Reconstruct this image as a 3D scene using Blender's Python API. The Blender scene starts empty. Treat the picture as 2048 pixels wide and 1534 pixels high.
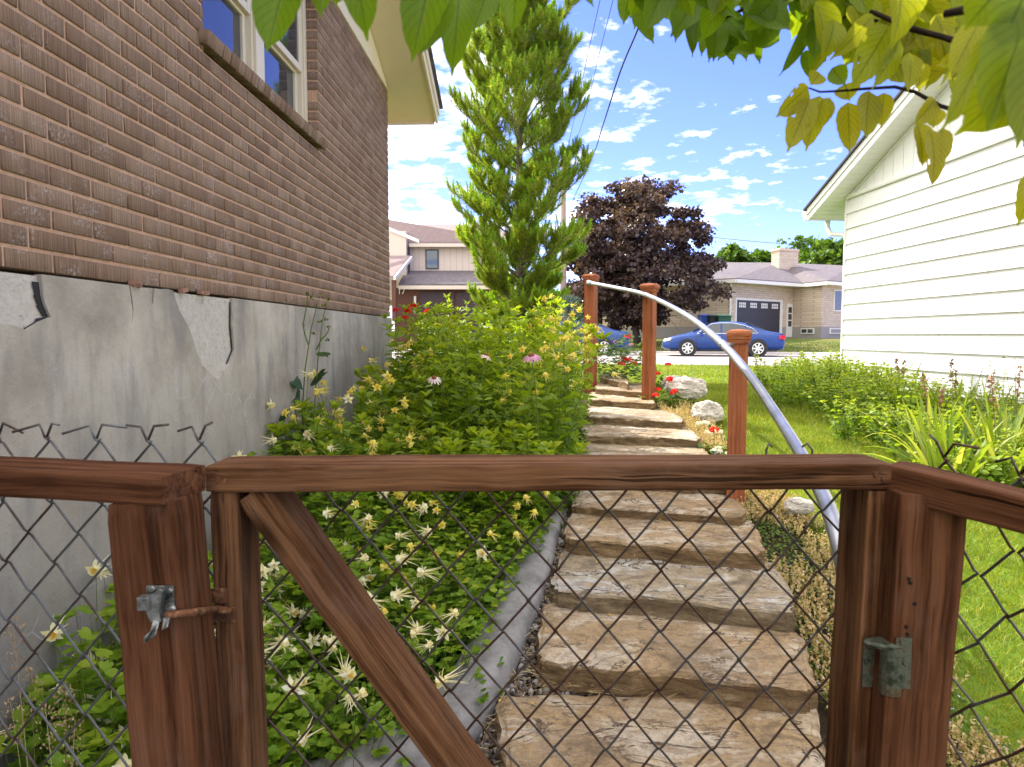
import bpy, bmesh, math, random
import numpy as np
from mathutils import Vector, Matrix, noise, geometry

S = bpy.context.scene
COL = S.collection
R = math.radians
rng = np.random.default_rng(7)
random.seed(7)

# ------------------------------------------------------------------ camera
F_PX, PITCH = 1400.0, math.atan(96 / 1400.0)
cam_d = bpy.data.cameras.new('camera')
cam_d.sensor_width = 36.0
cam_d.lens = F_PX / 2048 * 36.0
cam_d.clip_start, cam_d.clip_end = 0.05, 3000
cam_d.dof.use_dof = True
cam_d.dof.focus_distance = 5.0
cam_d.dof.aperture_fstop = 14.0
cam = bpy.data.objects.new('camera', cam_d)
cam.rotation_euler = (math.pi / 2 - PITCH, 0, 0)
COL.objects.link(cam)
S.camera = cam
S.render.resolution_x, S.render.resolution_y = 1024, 767

# ------------------------------------------------------------------ world and sun
SUN = Vector((-0.62, 0.76, 1.0)).normalized()          # towards the sun
EL, AZ = math.asin(SUN.z), math.atan2(SUN.x, SUN.y)
W = bpy.data.worlds.new('World')
S.world = W
W.use_nodes = True
wt = W.node_tree
wt.nodes.clear()
def wn(typ, **kw):
    n = wt.nodes.new('ShaderNode' + typ)
    for k, v in kw.items():
        setattr(n, k, v)
    return n
def wmath(op, a, b=None):
    n = wn('Math', operation=op)
    for i, v in enumerate((a, b)):
        if v is None: continue
        if isinstance(v, (int, float)): n.inputs[i].default_value = v
        else: wt.links.new(v, n.inputs[i])
    return n.outputs[0]
wout = wn('OutputWorld'); wbg = wn('Background'); wbg.inputs['Strength'].default_value = 0.15
sky = wn('TexSky', sky_type='NISHITA', sun_disc=False, sun_elevation=EL, sun_rotation=AZ, altitude=1200.0,
         air_density=1.0, dust_density=0.15, ozone_density=4.0)
wtc = wn('TexCoord'); wsep = wn('SeparateXYZ')
wt.links.new(wtc.outputs['Generated'], wsep.inputs[0])
zz = wmath('ADD', wmath('MAXIMUM', wsep.outputs[2], 0.0), 0.10)
wu, wv = wmath('DIVIDE', wsep.outputs[0], zz), wmath('DIVIDE', wsep.outputs[1], zz)
wc = wn('CombineXYZ')
wt.links.new(wu, wc.inputs[0]); wt.links.new(wv, wc.inputs[1])
def wnoise(scale, detail, rough, off):
    mp = wn('Mapping'); mp.inputs['Location'].default_value = off
    wt.links.new(wc.outputs[0], mp.inputs[0])
    n = wn('TexNoise'); n.inputs['Scale'].default_value = scale
    n.inputs['Detail'].default_value = detail; n.inputs['Roughness'].default_value = rough
    wt.links.new(mp.outputs[0], n.inputs['Vector'])
    return n.outputs['Fac']
puff, field = wnoise(6.4, 8.0, 0.62, (3.1, 1.7, 0)), wnoise(0.9, 2.0, 0.5, (5.3, 2.2, 0))
# more cloud towards the left of the view (away from the clear blue on the right)
side = wmath('MULTIPLY', wmath('MULTIPLY', wsep.outputs[0], -1.0), 0.42)
cov = wmath('ADD', wmath('ADD', puff, wmath('MULTIPLY', wmath('SUBTRACT', field, 0.5), 0.5)), side)
# extra cloud cover added out of view, overhead and behind, as neutral fill
behind = wmath('MULTIPLY', wmath('MAXIMUM', wmath('SUBTRACT', wmath('MULTIPLY', wsep.outputs[1], -1.0), -.05), 0.0), 0.20)
above = wmath('MULTIPLY', wmath('MAXIMUM', wmath('SUBTRACT', wsep.outputs[2], .55), 0.0), 0.9)
cov = wmath('ADD', cov, wmath('ADD', behind, above))
ramp = wn('ValToRGB')
ramp.color_ramp.elements[0].position, ramp.color_ramp.elements[1].position = 0.45, 0.70
wt.links.new(cov, ramp.inputs[0])
hsv = wn('HueSaturation'); hsv.inputs['Hue'].default_value = 0.512; hsv.inputs['Saturation'].default_value = 1.1; hsv.inputs['Value'].default_value = 1.0
wt.links.new(sky.outputs[0], hsv.inputs['Color'])
wtint = wn('MixRGB', blend_type='MULTIPLY'); wtint.inputs[0].default_value = 1.0; wtint.inputs[2].default_value = (.62, .555, .87, 1)
wt.links.new(hsv.outputs[0], wtint.inputs[1])
wmix = wn('MixRGB'); wmix.inputs[2].default_value = (6.9, 6.6, 6.2, 1)
wt.links.new(ramp.outputs[0], wmix.inputs[0]); wt.links.new(wtint.outputs[0], wmix.inputs[1])
wt.links.new(wmix.outputs[0], wbg.inputs[0]); wt.links.new(wbg.outputs[0], wout.inputs[0])

sun_d = bpy.data.lights.new('sun', 'SUN')
sun_d.energy, sun_d.angle, sun_d.color = 3.0, R(0.55), (1.0, 0.955, 0.89)
sun = bpy.data.objects.new('sun', sun_d)
sun.rotation_euler = (-SUN).to_track_quat('-Z', 'Y').to_euler()
COL.objects.link(sun)
S.view_settings.view_transform = 'Standard'
S.view_settings.look = 'None'
S.view_settings.exposure = 1.65
S.cycles.max_bounces = 8
S.cycles.transparent_max_bounces = 12

# ------------------------------------------------------------------ helpers
def ray(px, py):
    u, v = (px - 1024) / F_PX, (767 - py) / F_PX
    cp, sp = math.cos(PITCH), math.sin(PITCH)
    return Vector((u, cp + v * sp, -sp + v * cp))
def at(px, py, Y):                 # the point at depth Y seen at a pixel of the survey picture
    d = ray(px, py); return d * (Y / d.y)
def on_z(px, py, z):               # the point at height z seen at that pixel
    d = ray(px, py); return d * (z / d.z)

def tag(o, label=None, cat=None, group=None, kind=None):
    if label: o['label'] = label
    if cat: o['category'] = cat
    if group: o['group'] = group
    if kind: o['kind'] = kind
    return o
def empty(name, loc=(0, 0, 0), **kw):
    o = bpy.data.objects.new(name, None); o.location = loc
    o.empty_display_size = 0.1
    COL.objects.link(o); return tag(o, **kw)
def root_of(o):
    while o.parent: o = o.parent
    return o
def adopt(o, parent):
    if parent is not None:
        o.parent = parent
        o.matrix_parent_inverse = Matrix.Translation(-root_of(parent).location)
        p = parent
        if p.parent is not None: o.matrix_parent_inverse = Matrix.Identity(4)
def link(name, me, mats, parent=None, matrix=None, smooth=False):
    if not isinstance(mats, (list, tuple)): mats = [mats]
    for m in mats: me.materials.append(m)
    o = bpy.data.objects.new(name, me); COL.objects.link(o)
    if matrix is not None: o.matrix_basis = matrix
    if smooth: me.polygons.foreach_set('use_smooth', [True] * len(me.polygons))
    adopt(o, parent); return o
def bevel(o, w, seg=2):
    b = o.modifiers.new('bevel', 'BEVEL'); b.width = w; b.segments = seg; b.limit_method = 'ANGLE'; b.angle_limit = R(35)
    return o
def np_mesh(name, V, F, mats, parent=None, var=None, uv=None, mi=None, smooth=False):
    V = np.asarray(V, np.float32).reshape(-1, 3); F = np.asarray(F, np.int32)
    me = bpy.data.meshes.new(name)
    me.vertices.add(len(V)); me.vertices.foreach_set('co', V.ravel())
    k = F.shape[1]
    me.loops.add(F.size); me.loops.foreach_set('vertex_index', F.ravel())
    me.polygons.add(len(F)); me.polygons.foreach_set('loop_start', np.arange(0, F.size, k, dtype=np.int32))
    if mi is not None: me.polygons.foreach_set('material_index', np.asarray(mi, np.int32))
    me.update(calc_edges=True)
    if var is not None:
        a = me.attributes.new('var', 'FLOAT', 'POINT'); a.data.foreach_set('value', np.asarray(var, np.float32))
    if uv is not None:
        l = me.uv_layers.new(name='UVMap'); l.data.foreach_set('uv', np.asarray(uv, np.float32)[F.ravel()].ravel())
    return link(name, me, mats, parent, smooth=smooth)
class MB:
    def __init__(s): s.v, s.f, s.mi = [], [], []
    def add(s, vs, fs, mi=0):
        o = len(s.v); s.v += [tuple(v) for v in vs]; s.f += [tuple(i + o for i in f) for f in fs]; s.mi += [mi] * len(fs)
        return s
    def box(s, c, size, M=None, mi=0):
        hx, hy, hz = size[0] / 2, size[1] / 2, size[2] / 2
        vs = [Vector((x * hx, y * hy, z * hz)) for x in (-1, 1) for y in (-1, 1) for z in (-1, 1)]
        if M is not None: vs = [M @ v for v in vs]
        vs = [v + Vector(c) for v in vs]
        return s.add(vs, [(0, 1, 3, 2), (4, 6, 7, 5), (0, 4, 5, 1), (2, 3, 7, 6), (0, 2, 6, 4), (1, 5, 7, 3)], mi)
    def prism(s, poly, ext, mi=0):
        n = len(poly); p = [Vector(q) for q in poly]; e = Vector(ext)
        return s.add(p + [q + e for q in p],
                     [tuple(range(n))[::-1], tuple(range(n, 2 * n))] + [(i, (i + 1) % n, n + (i + 1) % n, n + i) for i in range(n)], mi)
    def tube(s, pts, r, n=8, mi=0):
        pts = [Vector(p) for p in pts]; m = len(pts)
        rs = r if isinstance(r, (list, tuple)) else [r] * m
        vs, fs = [], []
        up = None
        for i, p in enumerate(pts):
            t = (pts[min(i + 1, m - 1)] - pts[max(i - 1, 0)])
            t = t.normalized() if t.length > 1e-9 else Vector((0, 0, 1))
            if up is None:
                up = t.orthogonal().normalized()
            up = up - t * up.dot(t)
            up = up.normalized() if up.length > 1e-6 else t.orthogonal().normalized()
            b = t.cross(up)
            vs += [p + (up * math.cos(a) + b * math.sin(a)) * rs[i] for a in (2 * math.pi * j / n for j in range(n))]
        for i in range(m - 1):
            for j in range(n):
                fs.append((i * n + j, i * n + (j + 1) % n, (i + 1) * n + (j + 1) % n, (i + 1) * n + j))
        fs += [tuple(range(n))[::-1], tuple(range((m - 1) * n, m * n))]
        return s.add(vs, fs, mi)
    def lathe(s, prof, n=16, M=None, mi=0):
        vs, fs = [], []
        for r, z in prof:
            vs += [Vector((r * math.cos(a), r * math.sin(a), z)) for a in (2 * math.pi * j / n for j in range(n))]
        if M is not None: vs = [M @ v for v in vs]
        for i in range(len(prof) - 1):
            for j in range(n):
                fs.append((i * n + j, i * n + (j + 1) % n, (i + 1) * n + (j + 1) % n, (i + 1) * n + j))
        fs += [tuple(range(n))[::-1], tuple(range((len(prof) - 1) * n, len(prof) * n))]
        return s.add(vs, fs, mi)
    def build(s, name, mats, parent=None, smooth=False, bev=0, matrix=None):
        me = bpy.data.meshes.new(name)
        me.from_pydata(s.v, [], s.f)
        me.polygons.foreach_set('material_index', s.mi)
        me.update()
        o = link(name, me, mats, parent, matrix, smooth)
        if bev: bevel(o, bev)
        return o
def children(o): return [c for c in list(bpy.data.objects) if c.parent == o]
def tree_list(o):
    return [(c, [(g, None) for g in children(c)]) for c in children(o)]
def copy_tree(o, tl=None):
    c = o.copy(); COL.objects.link(c)
    for ch, gs in (tl if tl is not None else tree_list(o)):
        d = ch.copy(); COL.objects.link(d); d.parent = c
        for g, _ in gs:
            e = g.copy(); COL.objects.link(e); e.parent = d
    return c
def unit(a): return a / np.maximum(np.linalg.norm(a, axis=-1, keepdims=True), 1e-9)
def frames(d, nrm):                 # rows: leaf axis d becomes local y, nrm (made square to it) local z
    y = unit(np.asarray(d, float)); z = np.asarray(nrm, float)
    z = unit(z - y * np.sum(y * z, 1, keepdims=True)); x = np.cross(y, z)
    return np.stack([x, y, z], axis=2)          # columns are axes
def scatter(tv, tf, pos, rot, scale, var=None):
    tv, tf = np.asarray(tv, float), np.asarray(tf, int)
    n, k = len(pos), len(tv)
    sc = np.asarray(scale, float)
    if sc.ndim == 1: sc = sc[:, None].repeat(3, 1)
    V = np.einsum('nij,nkj->nki', rot, tv[None] * sc[:, None, :]) + np.asarray(pos)[:, None, :]
    Fc = (tf[None] + (np.arange(n) * k)[:, None, None]).reshape(-1, tf.shape[1])
    v = np.repeat(rng.random(n) if var is None else var, k)
    return V.reshape(-1, 3), Fc, v
def join(parts):
    V, Fs, vv, o = [], [], [], 0
    for a, b, c in parts:
        V.append(a); Fs.append(b + o); vv.append(c); o += len(a)
    return np.concatenate(V), np.concatenate(Fs), np.concatenate(vv)
def rand_unit(n):
    return unit(rng.normal(size=(n, 3)))
LEAF_V = [(0, 0, 0), (0, .48, -.05), (0, 1, -.16), (-.5, .40, .05), (.5, .40, .05), (-.36, .72, -.02), (.36, .72, -.02)]
LEAF_F = [(0, 4, 1), (4, 6, 1), (6, 2, 1), (0, 1, 3), (3, 1, 5), (5, 1, 2)]
def leafv(w): return np.array(LEAF_V) * np.array([w, 1, 1])

# ------------------------------------------------------------------ materials
class G:
    def __init__(s, name, rough=0.7, color=(.5, .5, .5), metal=0.0, spec=0.4):
        s.m = bpy.data.materials.new(name); s.m.use_nodes = True; s.t = s.m.node_tree
        s.b = s.t.nodes['Principled BSDF']; s.o = s.t.nodes['Material Output']
        s.b.inputs['Roughness'].default_value = rough
        s.b.inputs['Metallic'].default_value = metal
        s.b.inputs['Specular IOR Level'].default_value = spec
        s.b.inputs['Base Color'].default_value = (*color, 1)
        s.tc = None
    def set(s, sock, v):
        if isinstance(v, bpy.types.NodeSocket): s.t.links.new(v, sock)
        elif isinstance(v, (tuple, list)) and len(v) == 3 and sock.type == 'RGBA': sock.default_value = (*v, 1)
        else: sock.default_value = v
    def n(s, typ, ins=None, **props):
        nd = s.t.nodes.new('ShaderNode' + typ)
        for k, v in props.items(): setattr(nd, k, v)
        for k, v in (ins or {}).items(): s.set(nd.inputs[k], v)
        return nd
    def obj(s, scale=(1, 1, 1), rand=False, rot=(0, 0, 0)):
        if s.tc is None: s.tc = s.n('TexCoord')
        v = s.tc.outputs['Object']
        if rand:
            oi = s.n('ObjectInfo')
            mu = s.n('VectorMath', {0: v}, operation='ADD')
            cb = s.n('CombineXYZ', {0: s.math('MULTIPLY', oi.outputs['Random'], 37.0), 1: s.math('MULTIPLY', oi.outputs['Random'], 91.0), 2: s.math('MULTIPLY', oi.outputs['Random'], 53.0)})
            s.t.links.new(cb.outputs[0], mu.inputs[1]); v = mu.outputs[0]
        return s.n('Mapping', {'Vector': v, 'Scale': scale, 'Rotation': rot}).outputs[0]
    def math(s, op, a, b=0.0, clamp=False):
        return s.n('Math', {0: a, 1: b}, operation=op, use_clamp=clamp).outputs[0]
    def noise(s, vec, scale, detail=4.0, rough=0.55, dist=0.0):
        return s.n('TexNoise', {'Vector': vec, 'Scale': scale, 'Detail': detail, 'Roughness': rough, 'Distortion': dist}).outputs['Fac']
    def ramp(s, fac, stops):
        nd = s.n('ValToRGB', {0: fac}); cr = nd.color_ramp
        while len(cr.elements) < len(stops): cr.elements.new(0.5)
        for e, (p, c) in zip(cr.elements, stops):
            e.position = p; e.color = (*c, 1) if len(c) == 3 else c
        return nd.outputs[0]
    def step(s, fac, a, b): return s.ramp(fac, [(a, (0, 0, 0)), (b, (1, 1, 1))])
    def mix(s, fac, a, b, blend='MIX'):
        return s.n('MixRGB', {0: fac, 1: a, 2: b}, blend_type=blend).outputs[0]
    def attr(s, name='var'): return s.n('Attribute', attribute_name=name).outputs['Fac']
    def col(s, c): s.set(s.b.inputs['Base Color'], c); return s
    def rough(s, v): s.set(s.b.inputs['Roughness'], v); return s
    def bump(s, h, strength=0.4, dist=0.01):
        s.t.links.new(s.n('Bump', {'Height': h, 'Strength': strength, 'Distance': dist}).outputs[0], s.b.inputs['Normal']); return s

def mat_leaf(name, stops, trans=0.45, rough=0.5, uvveins=None):
    g = G(name, rough, spec=0.35)
    c = g.ramp(g.attr(), stops)
    if uvveins:
        c = uvveins(g, c)
    g.col(c)
    tr = g.n('BsdfTranslucent', {'Color': g.mix(1.0, c, (1.35, 1.25, .45), 'MULTIPLY')})
    mx = g.n('MixShader', {0: trans}); g.t.links.new(g.b.outputs[0], mx.inputs[1]); g.t.links.new(tr.outputs[0], mx.inputs[2])
    g.t.links.new(mx.outputs[0], g.o.inputs[0])
    return g.m
def mat_plain(name, c, rough=0.6, metal=0.0, spec=0.4, var=0.12, scale=8.0):
    g = G(name, rough, c, metal, spec)
    f = g.noise(g.obj(), scale, 5)
    g.col(g.mix(f, tuple(x * (1 - var) for x in c), tuple(min(1, x * (1 + var)) for x in c)))
    return g.m
def mat_wood(name, dark, light, rough=0.6, grain=1.0, worn=.35):
    g = G(name, rough, spec=0.06)
    wob = g.n('MixRGB', {0: .012, 1: g.obj((1, 1, 1), rand=True), 2: g.n('TexNoise', {'Vector': g.obj((1, 1, 1), rand=True), 'Scale': 7.0}).outputs['Color']}).outputs[0]
    def st(a, b): return g.n('Mapping', {'Vector': wob, 'Scale': (a, b, b)}).outputs[0]
    n1 = g.noise(st(1.5, 58), 1.0, 5, .62, .25)
    n2 = g.noise(st(6, 230), 1.0, 3, .6)
    n3 = g.noise(st(5, 5), 1.0, 4, .6)
    n4 = g.noise(st(9, 22), 1.0, 5, .65)
    f = g.math('ADD', g.math('MULTIPLY', n1, .60), g.math('ADD', g.math('MULTIPLY', n2, .24), g.math('MULTIPLY', n3, .22)))
    c = g.ramp(f, [(.36, tuple(x * .30 for x in dark)), (.47, dark), (.56, tuple((x + y) / 2 for x, y in zip(dark, light))), (.68, light)])
    pale = tuple(.62 * y + .38 * (sum(light) / 3) * 1.25 for y in light)
    c = g.mix(g.math('MULTIPLY', g.step(n4, .50, .74), worn), c, pale)
    vo = g.n('TexVoronoi', {'Vector': st(3.2, 11), 'Scale': 1.0})
    kn = g.math('MULTIPLY', g.math('SUBTRACT', 1.0, g.step(vo.outputs['Distance'], .06, .17)), g.step(g.n('SeparateColor', {0: vo.outputs['Color']}).outputs[0], .62, .64))
    c = g.mix(kn, c, tuple(x * .22 for x in dark))
    crack = g.math('SUBTRACT', 1.0, g.step(g.noise(st(1.6, 90), 1.0, 2, .5), .27, .33))
    c = g.mix(g.math('MULTIPLY', crack, .8), c, tuple(x * .12 for x in dark))
    g.col(c).bump(g.math('SUBTRACT', g.math('ADD', n1, g.math('MULTIPLY', n2, .6)), crack), .6 * grain, .005)
    return g.m

M = {}
M['gate_wood'] = mat_wood('gate_wood', (.075, .031, .013), (.225, .110, .052), .85)
M['post_wood'] = mat_wood('post_wood', (.066, .025, .011), (.175, .075, .037), .85)
M['cedar'] = mat_wood('cedar', (.25, .078, .032), (.38, .14, .065), .6, .6, .2)

# ================================================================== the ground
GY = [-8, 1.5, 2.4, 2.9, 3.4, 3.9, 4.4, 4.9, 5.4, 6.0, 6.6, 7.4, 8.0, 8.6, 10.0]
GZ = [-1.46, -1.44, -1.42, -1.34, -1.25, -1.17, -1.10, -1.035, -.965, -.90, -.82, -.755, -.70, -.66, -.70]
KN = (.309, .951)                        # the street runs across, slightly nearer on the right
def s_of(x, y): return KN[0] * x + KN[1] * y
def gz(x, y):
    x, y = np.asarray(x, float), np.asarray(y, float)
    near = np.interp(y, GY, GZ)
    s = s_of(x, y)
    yk = (19.9 - KN[0] * x) / KN[1]
    t = np.clip((y - 10) / np.maximum(yk - 10, .5), 0, 1)
    z = np.where(y > 10, -.70 - .12 * t, near)
    z = np.where(s > 19.9, -.84, z)
    far = np.interp(s, [31.3, 31.5, 36, 41.5, 44], [-.84, -.74, -.52, -.10, -.06])
    return np.where(s > 31.3, far, z)
def sheet(name, xs, ys, off, mat, mask=None, kind='structure', warp=None):
    X, Y = np.meshgrid(xs, ys); 
    if warp: X, Y = warp(X, Y)
    Z = gz(X, Y) + off
    nx, ny = len(xs), len(ys)
    i, j = np.meshgrid(np.arange(nx - 1), np.arange(ny - 1))
    a = (j * nx + i).ravel()
    F = np.stack([a, a + 1, a + nx + 1, a + nx], 1)
    V = np.stack([X.ravel(), Y.ravel(), Z.ravel()], 1)
    if mask is not None:
        cc = V[F].mean(1); F = F[mask(cc[:, 0], cc[:, 1])]
    o = np_mesh(name, V, F, mat, smooth=True)
    return tag(o, kind=kind)

g = G('soil', .95, spec=.1)
f = g.noise(g.obj(), 14, 8, .7)
g.col(g.ramp(f, [(.3, (.018, .012, .008)), (.6, (.06, .042, .028)), (.8, (.11, .085, .06))])).bump(f, .9, .03)
M['soil'] = g.m
g = G('lawn_soil', .95, spec=.1)
f = g.noise(g.obj(), 3.0, 8, .7); f2 = g.noise(g.obj(), .35, 4, .6)
g.col(g.mix(g.step(f2, .45, .7), g.ramp(f, [(.3, (.055, .11, .012)), (.7, (.13, .22, .025))]), g.ramp(f, [(.3, (.10, .14, .02)), (.7, (.19, .23, .04))]))).bump(f, .8, .03)
M['lawn'] = g.m
g = G('far_lawn', .95, spec=.1)
f = g.noise(g.obj(), 9.0, 8, .75); f2 = g.noise(g.obj(), .5, 4, .6)
g.col(g.mix(g.step(f2, .4, .65), g.ramp(f, [(.3, (.05, .085, .015)), (.7, (.13, .18, .035))]), g.ramp(f, [(.3, (.13, .12, .04)), (.7, (.24, .21, .09))]))).bump(f, 1, .05)
M['far_lawn'] = g.m
g = G('street', .9, spec=.2)
f = g.noise(g.obj(), 30, 6, .7); f2 = g.noise(g.obj(), .6, 5, .6)
g.col(g.mix(g.math('MULTIPLY', f2, .6), g.ramp(f, [(.3, (.31, .265, .255)), (.7, (.43, .375, .36))]), (.28, .245, .24))).bump(f, .3, .01)
M['street'] = g.m
g = G('gutter', .9, spec=.2)
f = g.noise(g.obj(), 20, 6, .7)
g.col(g.ramp(f, [(.3, (.46, .42, .40)), (.7, (.58, .54, .51))]))
M['gutter'] = g.m

xs = np.concatenate([[-400, -150, -60, -30], np.arange(-20, 40, 1.0), [45, 60, 100, 200, 400]])
ys = np.concatenate([[-200, -50, -20], np.arange(-8, 60, .7), [70, 100, 200, 400, 900]])
sheet('ground', xs, ys, -.10, M['far_lawn'])
# soil under the planting, the steps and the near side of the gate
sheet('garden_soil', np.arange(-1.7, 2.6, .14), np.arange(-4, 10.2, .14), -.02, M['soil'])
def lawn_left(y): return np.where(y < 8.6, 1.72 + .08 * np.sin(y * 2.1), np.where(y < 10, 1.0, -9.0))
lawn_mask = lambda x, y: (x > lawn_left(y)) & (s_of(x, y) < 19.86)
sheet('lawn', np.arange(-9, 14, .2), np.arange(-4, 23.5, .2), .0, M['lawn'], mask=lawn_mask)
# the street as a band square to KN
dv = np.array([.951, -.309]); nv = np.array(KN)
def band(name, s0, s1, z0, z1, mat, u0=-60, u1=60, n=1):
    V, F = [], []
    us = np.linspace(u0, u1, 61)
    for k, u in enumerate(us):
        for s, z in ((s0, z0), (s1, z1)):
            p = dv * u + nv * s; V.append((p[0], p[1], z))
    for k in range(60): F.append((2 * k, 2 * k + 2, 2 * k + 3, 2 * k + 1))
    o = np_mesh(name, V, F, mat); return tag(o, kind='structure')
band('street', 19.86, 30.9, -.86, -.815, M['street'])
band('gutter', 29.2, 31.3, -.808, -.80, M['gutter'])
mb = MB()
p0, p1 = dv * -60 + nv * 31.3, dv * 60 + nv * 31.3
mb.prism([(p0[0], p0[1], -.86), (p0[0] + nv[0] * .16, p0[1] + nv[1] * .16, -.86), (p0[0] + nv[0] * .16, p0[1] + nv[1] * .16, -.69), (p0[0] + nv[0] * .02, p0[1] + nv[1] * .02, -.70)],
         (p1[0] - p0[0], p1[1] - p0[1], 0))
tag(mb.build('kerb', M['gutter']), kind='structure')
def drive_mask(x, y): return (s_of(x, y) > 38.4)
uu = np.arange(8.6, 30, .6); ss = np.arange(38.6, 60, .6)
V = np.array([(dv[0] * u + nv[0] * s, dv[1] * u + nv[1] * s) for s in ss for u in uu])
Z = gz(V[:, 0], V[:, 1]) + .03
nu = len(uu)
F = [(j * nu + i, j * nu + i + 1, (j + 1) * nu + i + 1, (j + 1) * nu + i) for j in range(len(ss) - 1) for i in range(nu - 1)]
tag(np_mesh('driveway', np.c_[V, Z], F, M['gutter']), kind='structure')

# ================================================================== the brick house on the left
E = Vector((.0307, .9995, 0)); NO = Vector((.9995, -.0307, 0)); O0 = Vector((-1.48, 0, 0))
def wp(l, z, out=0.0): return O0 + E * l + NO * out + Vector((0, 0, z))
CL = 7.27                                  # the far corner
MW = Matrix((( E.x, NO.x, 0, O0.x), (E.y, NO.y, 0, O0.y), (0, 0, 1, 0), (0, 0, 0, 1)))   # local (l, out, z)
house = empty('brick_house', (-1.48, 3.0, -1.4), label='brown brick house with cream gable, double window and cracked concrete foundation', cat='house')

g = G('brick', .9, spec=.15)
v = g.obj()
va = g.attr()
line = g.noise(g.obj((260, 260, 3)), 1.0, 2, .5)
blot = g.noise(v, 6, 6, .65); fine = g.noise(v, 90, 4, .7)
base = g.ramp(va, [(0, (.235, .150, .097)), (.5, (.28, .187, .122)), (1, (.33, .228, .155))])
base = g.mix(g.step(line, .40, .62), g.mix(1.0, base, (.66, .64, .63), 'MULTIPLY'), base)
eff = g.math('MULTIPLY', g.step(blot, .50, .70), g.step(fine, .50, .60))
lowz = g.math('SUBTRACT', 1.2, g.n('SeparateXYZ', {0: v}).outputs[2], True)
g.col(g.mix(g.math('MULTIPLY', eff, g.math('ADD', .35, g.math('MULTIPLY', lowz, .5))), base, (.56, .53, .50)))
g.bump(g.math('ADD', line, g.math('MULTIPLY', fine, .5)), .8, .004)
M['brick'] = g.m
g = G('mortar', .95, spec=.1)
f = g.noise(g.obj(), 40, 6, .7)
g.col(g.ramp(f, [(.3, (.46, .275, .17)), (.7, (.60, .40, .27))])).bump(f, .5, .004)
M['mortar'] = g.m
M['cream'] = mat_plain('cream_paint', (.72, .62, .42), .6, var=.05)
M['cream_frame'] = mat_plain('cream_frame', (.66, .58, .42), .5, var=.05)
M['shingle'] = mat_plain('shingle', (.10, .085, .08), .9, var=.4, scale=20)
g = G('glass', .03, (.03, .035, .04), spec=.9); M['glass'] = g.m
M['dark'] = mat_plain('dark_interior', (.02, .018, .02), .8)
M['curtain'] = mat_plain('curtain', (.25, .23, .20), .9)

C_TOP, B_TOP = .182, 2.46                  # top of concrete, top of brick
WL0, WL1, WZ0, WZ1 = 3.24, 4.93, 1.36, 2.30  # window opening
cz, pitchb = .0677, .2032
mb_v, mb_f, mb_var = [], [], []
def brick(l0, l1, z0, z1, o0=0.0, d=.09, val=None):
    b = .003; k = len(mb_v)
    rr = [random.uniform(-.0015, .0015) for _ in range(3)]
    l0 += rr[0]; l1 += rr[1]; o = o0 + rr[2]
    for (dl, dz, oo) in ((0, 0, o - b), (b, b, o)):
        for (l, z) in ((l0 + dl, z0 + dz), (l1 - dl, z0 + dz), (l1 - dl, z1 - dz), (l0 + dl, z1 - dz)):
            mb_v.append((l, oo, z))
    for (l, z) in ((l0, z0), (l1, z0), (l1, z1), (l0, z1)): mb_v.append((l, o - d, z))
    for i in range(4):
        j = (i + 1) % 4
        mb_f.append((k + i, k + j, k + 4 + j, k + 4 + i)); mb_f.append((k + 8 + i, k + 8 + j, k + j, k + i))
    mb_f.append((k + 4, k + 5, k + 6, k + 7))
    mb_var.extend([random.random() if val is None else val] * 12)
row = 0
z = C_TOP + .010
while z < B_TOP - .03:
    l = CL - (pitchb * .5 if row % 2 else 0) + pitchb * 0
    segs = []
    x1 = CL
    first = (pitchb * .5 if row % 2 else pitchb)
    while x1 > -2.2:
        x0 = x1 - first; first = pitchb
        segs.append((x0, x1 - .0125)); x1 = x0
    for a, b_ in segs:
        if z + cz > WZ0 - .03 and z < WZ1:
            for (c, d_) in ((a, min(b_, WL0)), (max(a, WL1), b_)):
                if d_ - c > .02: brick(c, d_, z, z + cz - .0125)
        else: brick(a, b_, z, z + cz - .0125)
    z += cz; row += 1
# the return of the wall at the far corner and the sides of the window reveal are the brick ends themselves
o = np_mesh('brick_wall', mb_v, mb_f, [M['brick']], None, var=mb_var)
o.matrix_basis = MW; adopt(o, house)
# mortar backing with the window opening left out
mb = MB()
for (a, b_, z0, z1) in ((-2.2, WL0 - .004, C_TOP + .012, B_TOP), (WL1 + .004, CL - .006, C_TOP + .012, B_TOP), (WL0 - .004, WL1 + .004, C_TOP + .012, WZ0 - .09), (WL0 - .004, WL1 + .004, WZ1 + .004, B_TOP)):
    mb.box(((a + b_) / 2, -.058, (z0 + z1) / 2), (b_ - a, .10, z1 - z0))
for i_,v_ in enumerate(mb.v): mb.v[i_]=(v_[0],v_[1]+.001,v_[2])
o = mb.build('mortar_bed', M['mortar'], None); o.matrix_basis = MW; adopt(o, house)
# sloping rowlock sill
mb_v, mb_f, mb_var = [], [], []
n = 22
w = (WL1 - WL0 + .10) / n
for i in range(n):
    brick(WL0 - .05 + i * w, WL0 - .05 + (i + 1) * w - .008, 0, .062, o0=.0, d=.16)
o = np_mesh('window_sill', mb_v, mb_f, [M['brick']], None, var=mb_var)
o.matrix_basis = MW @ Matrix.Translation((0, .035, WZ0 - .075)) @ Matrix.Rotation(R(-14), 4, 'X')
adopt(o, house)
# the rest of the house body behind the wall, far return wall
mb = MB()
mb.box(((CL - 2.2) / 2, -4.0, (B_TOP - 1.6) / 2 - .0), (CL + 2.1, 7.6, B_TOP + 1.5))
o = mb.build('house_body', M['mortar'], None); o.matrix_basis = MW @ Matrix.Translation((0, -.10, 0)); adopt(o, house)

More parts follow.
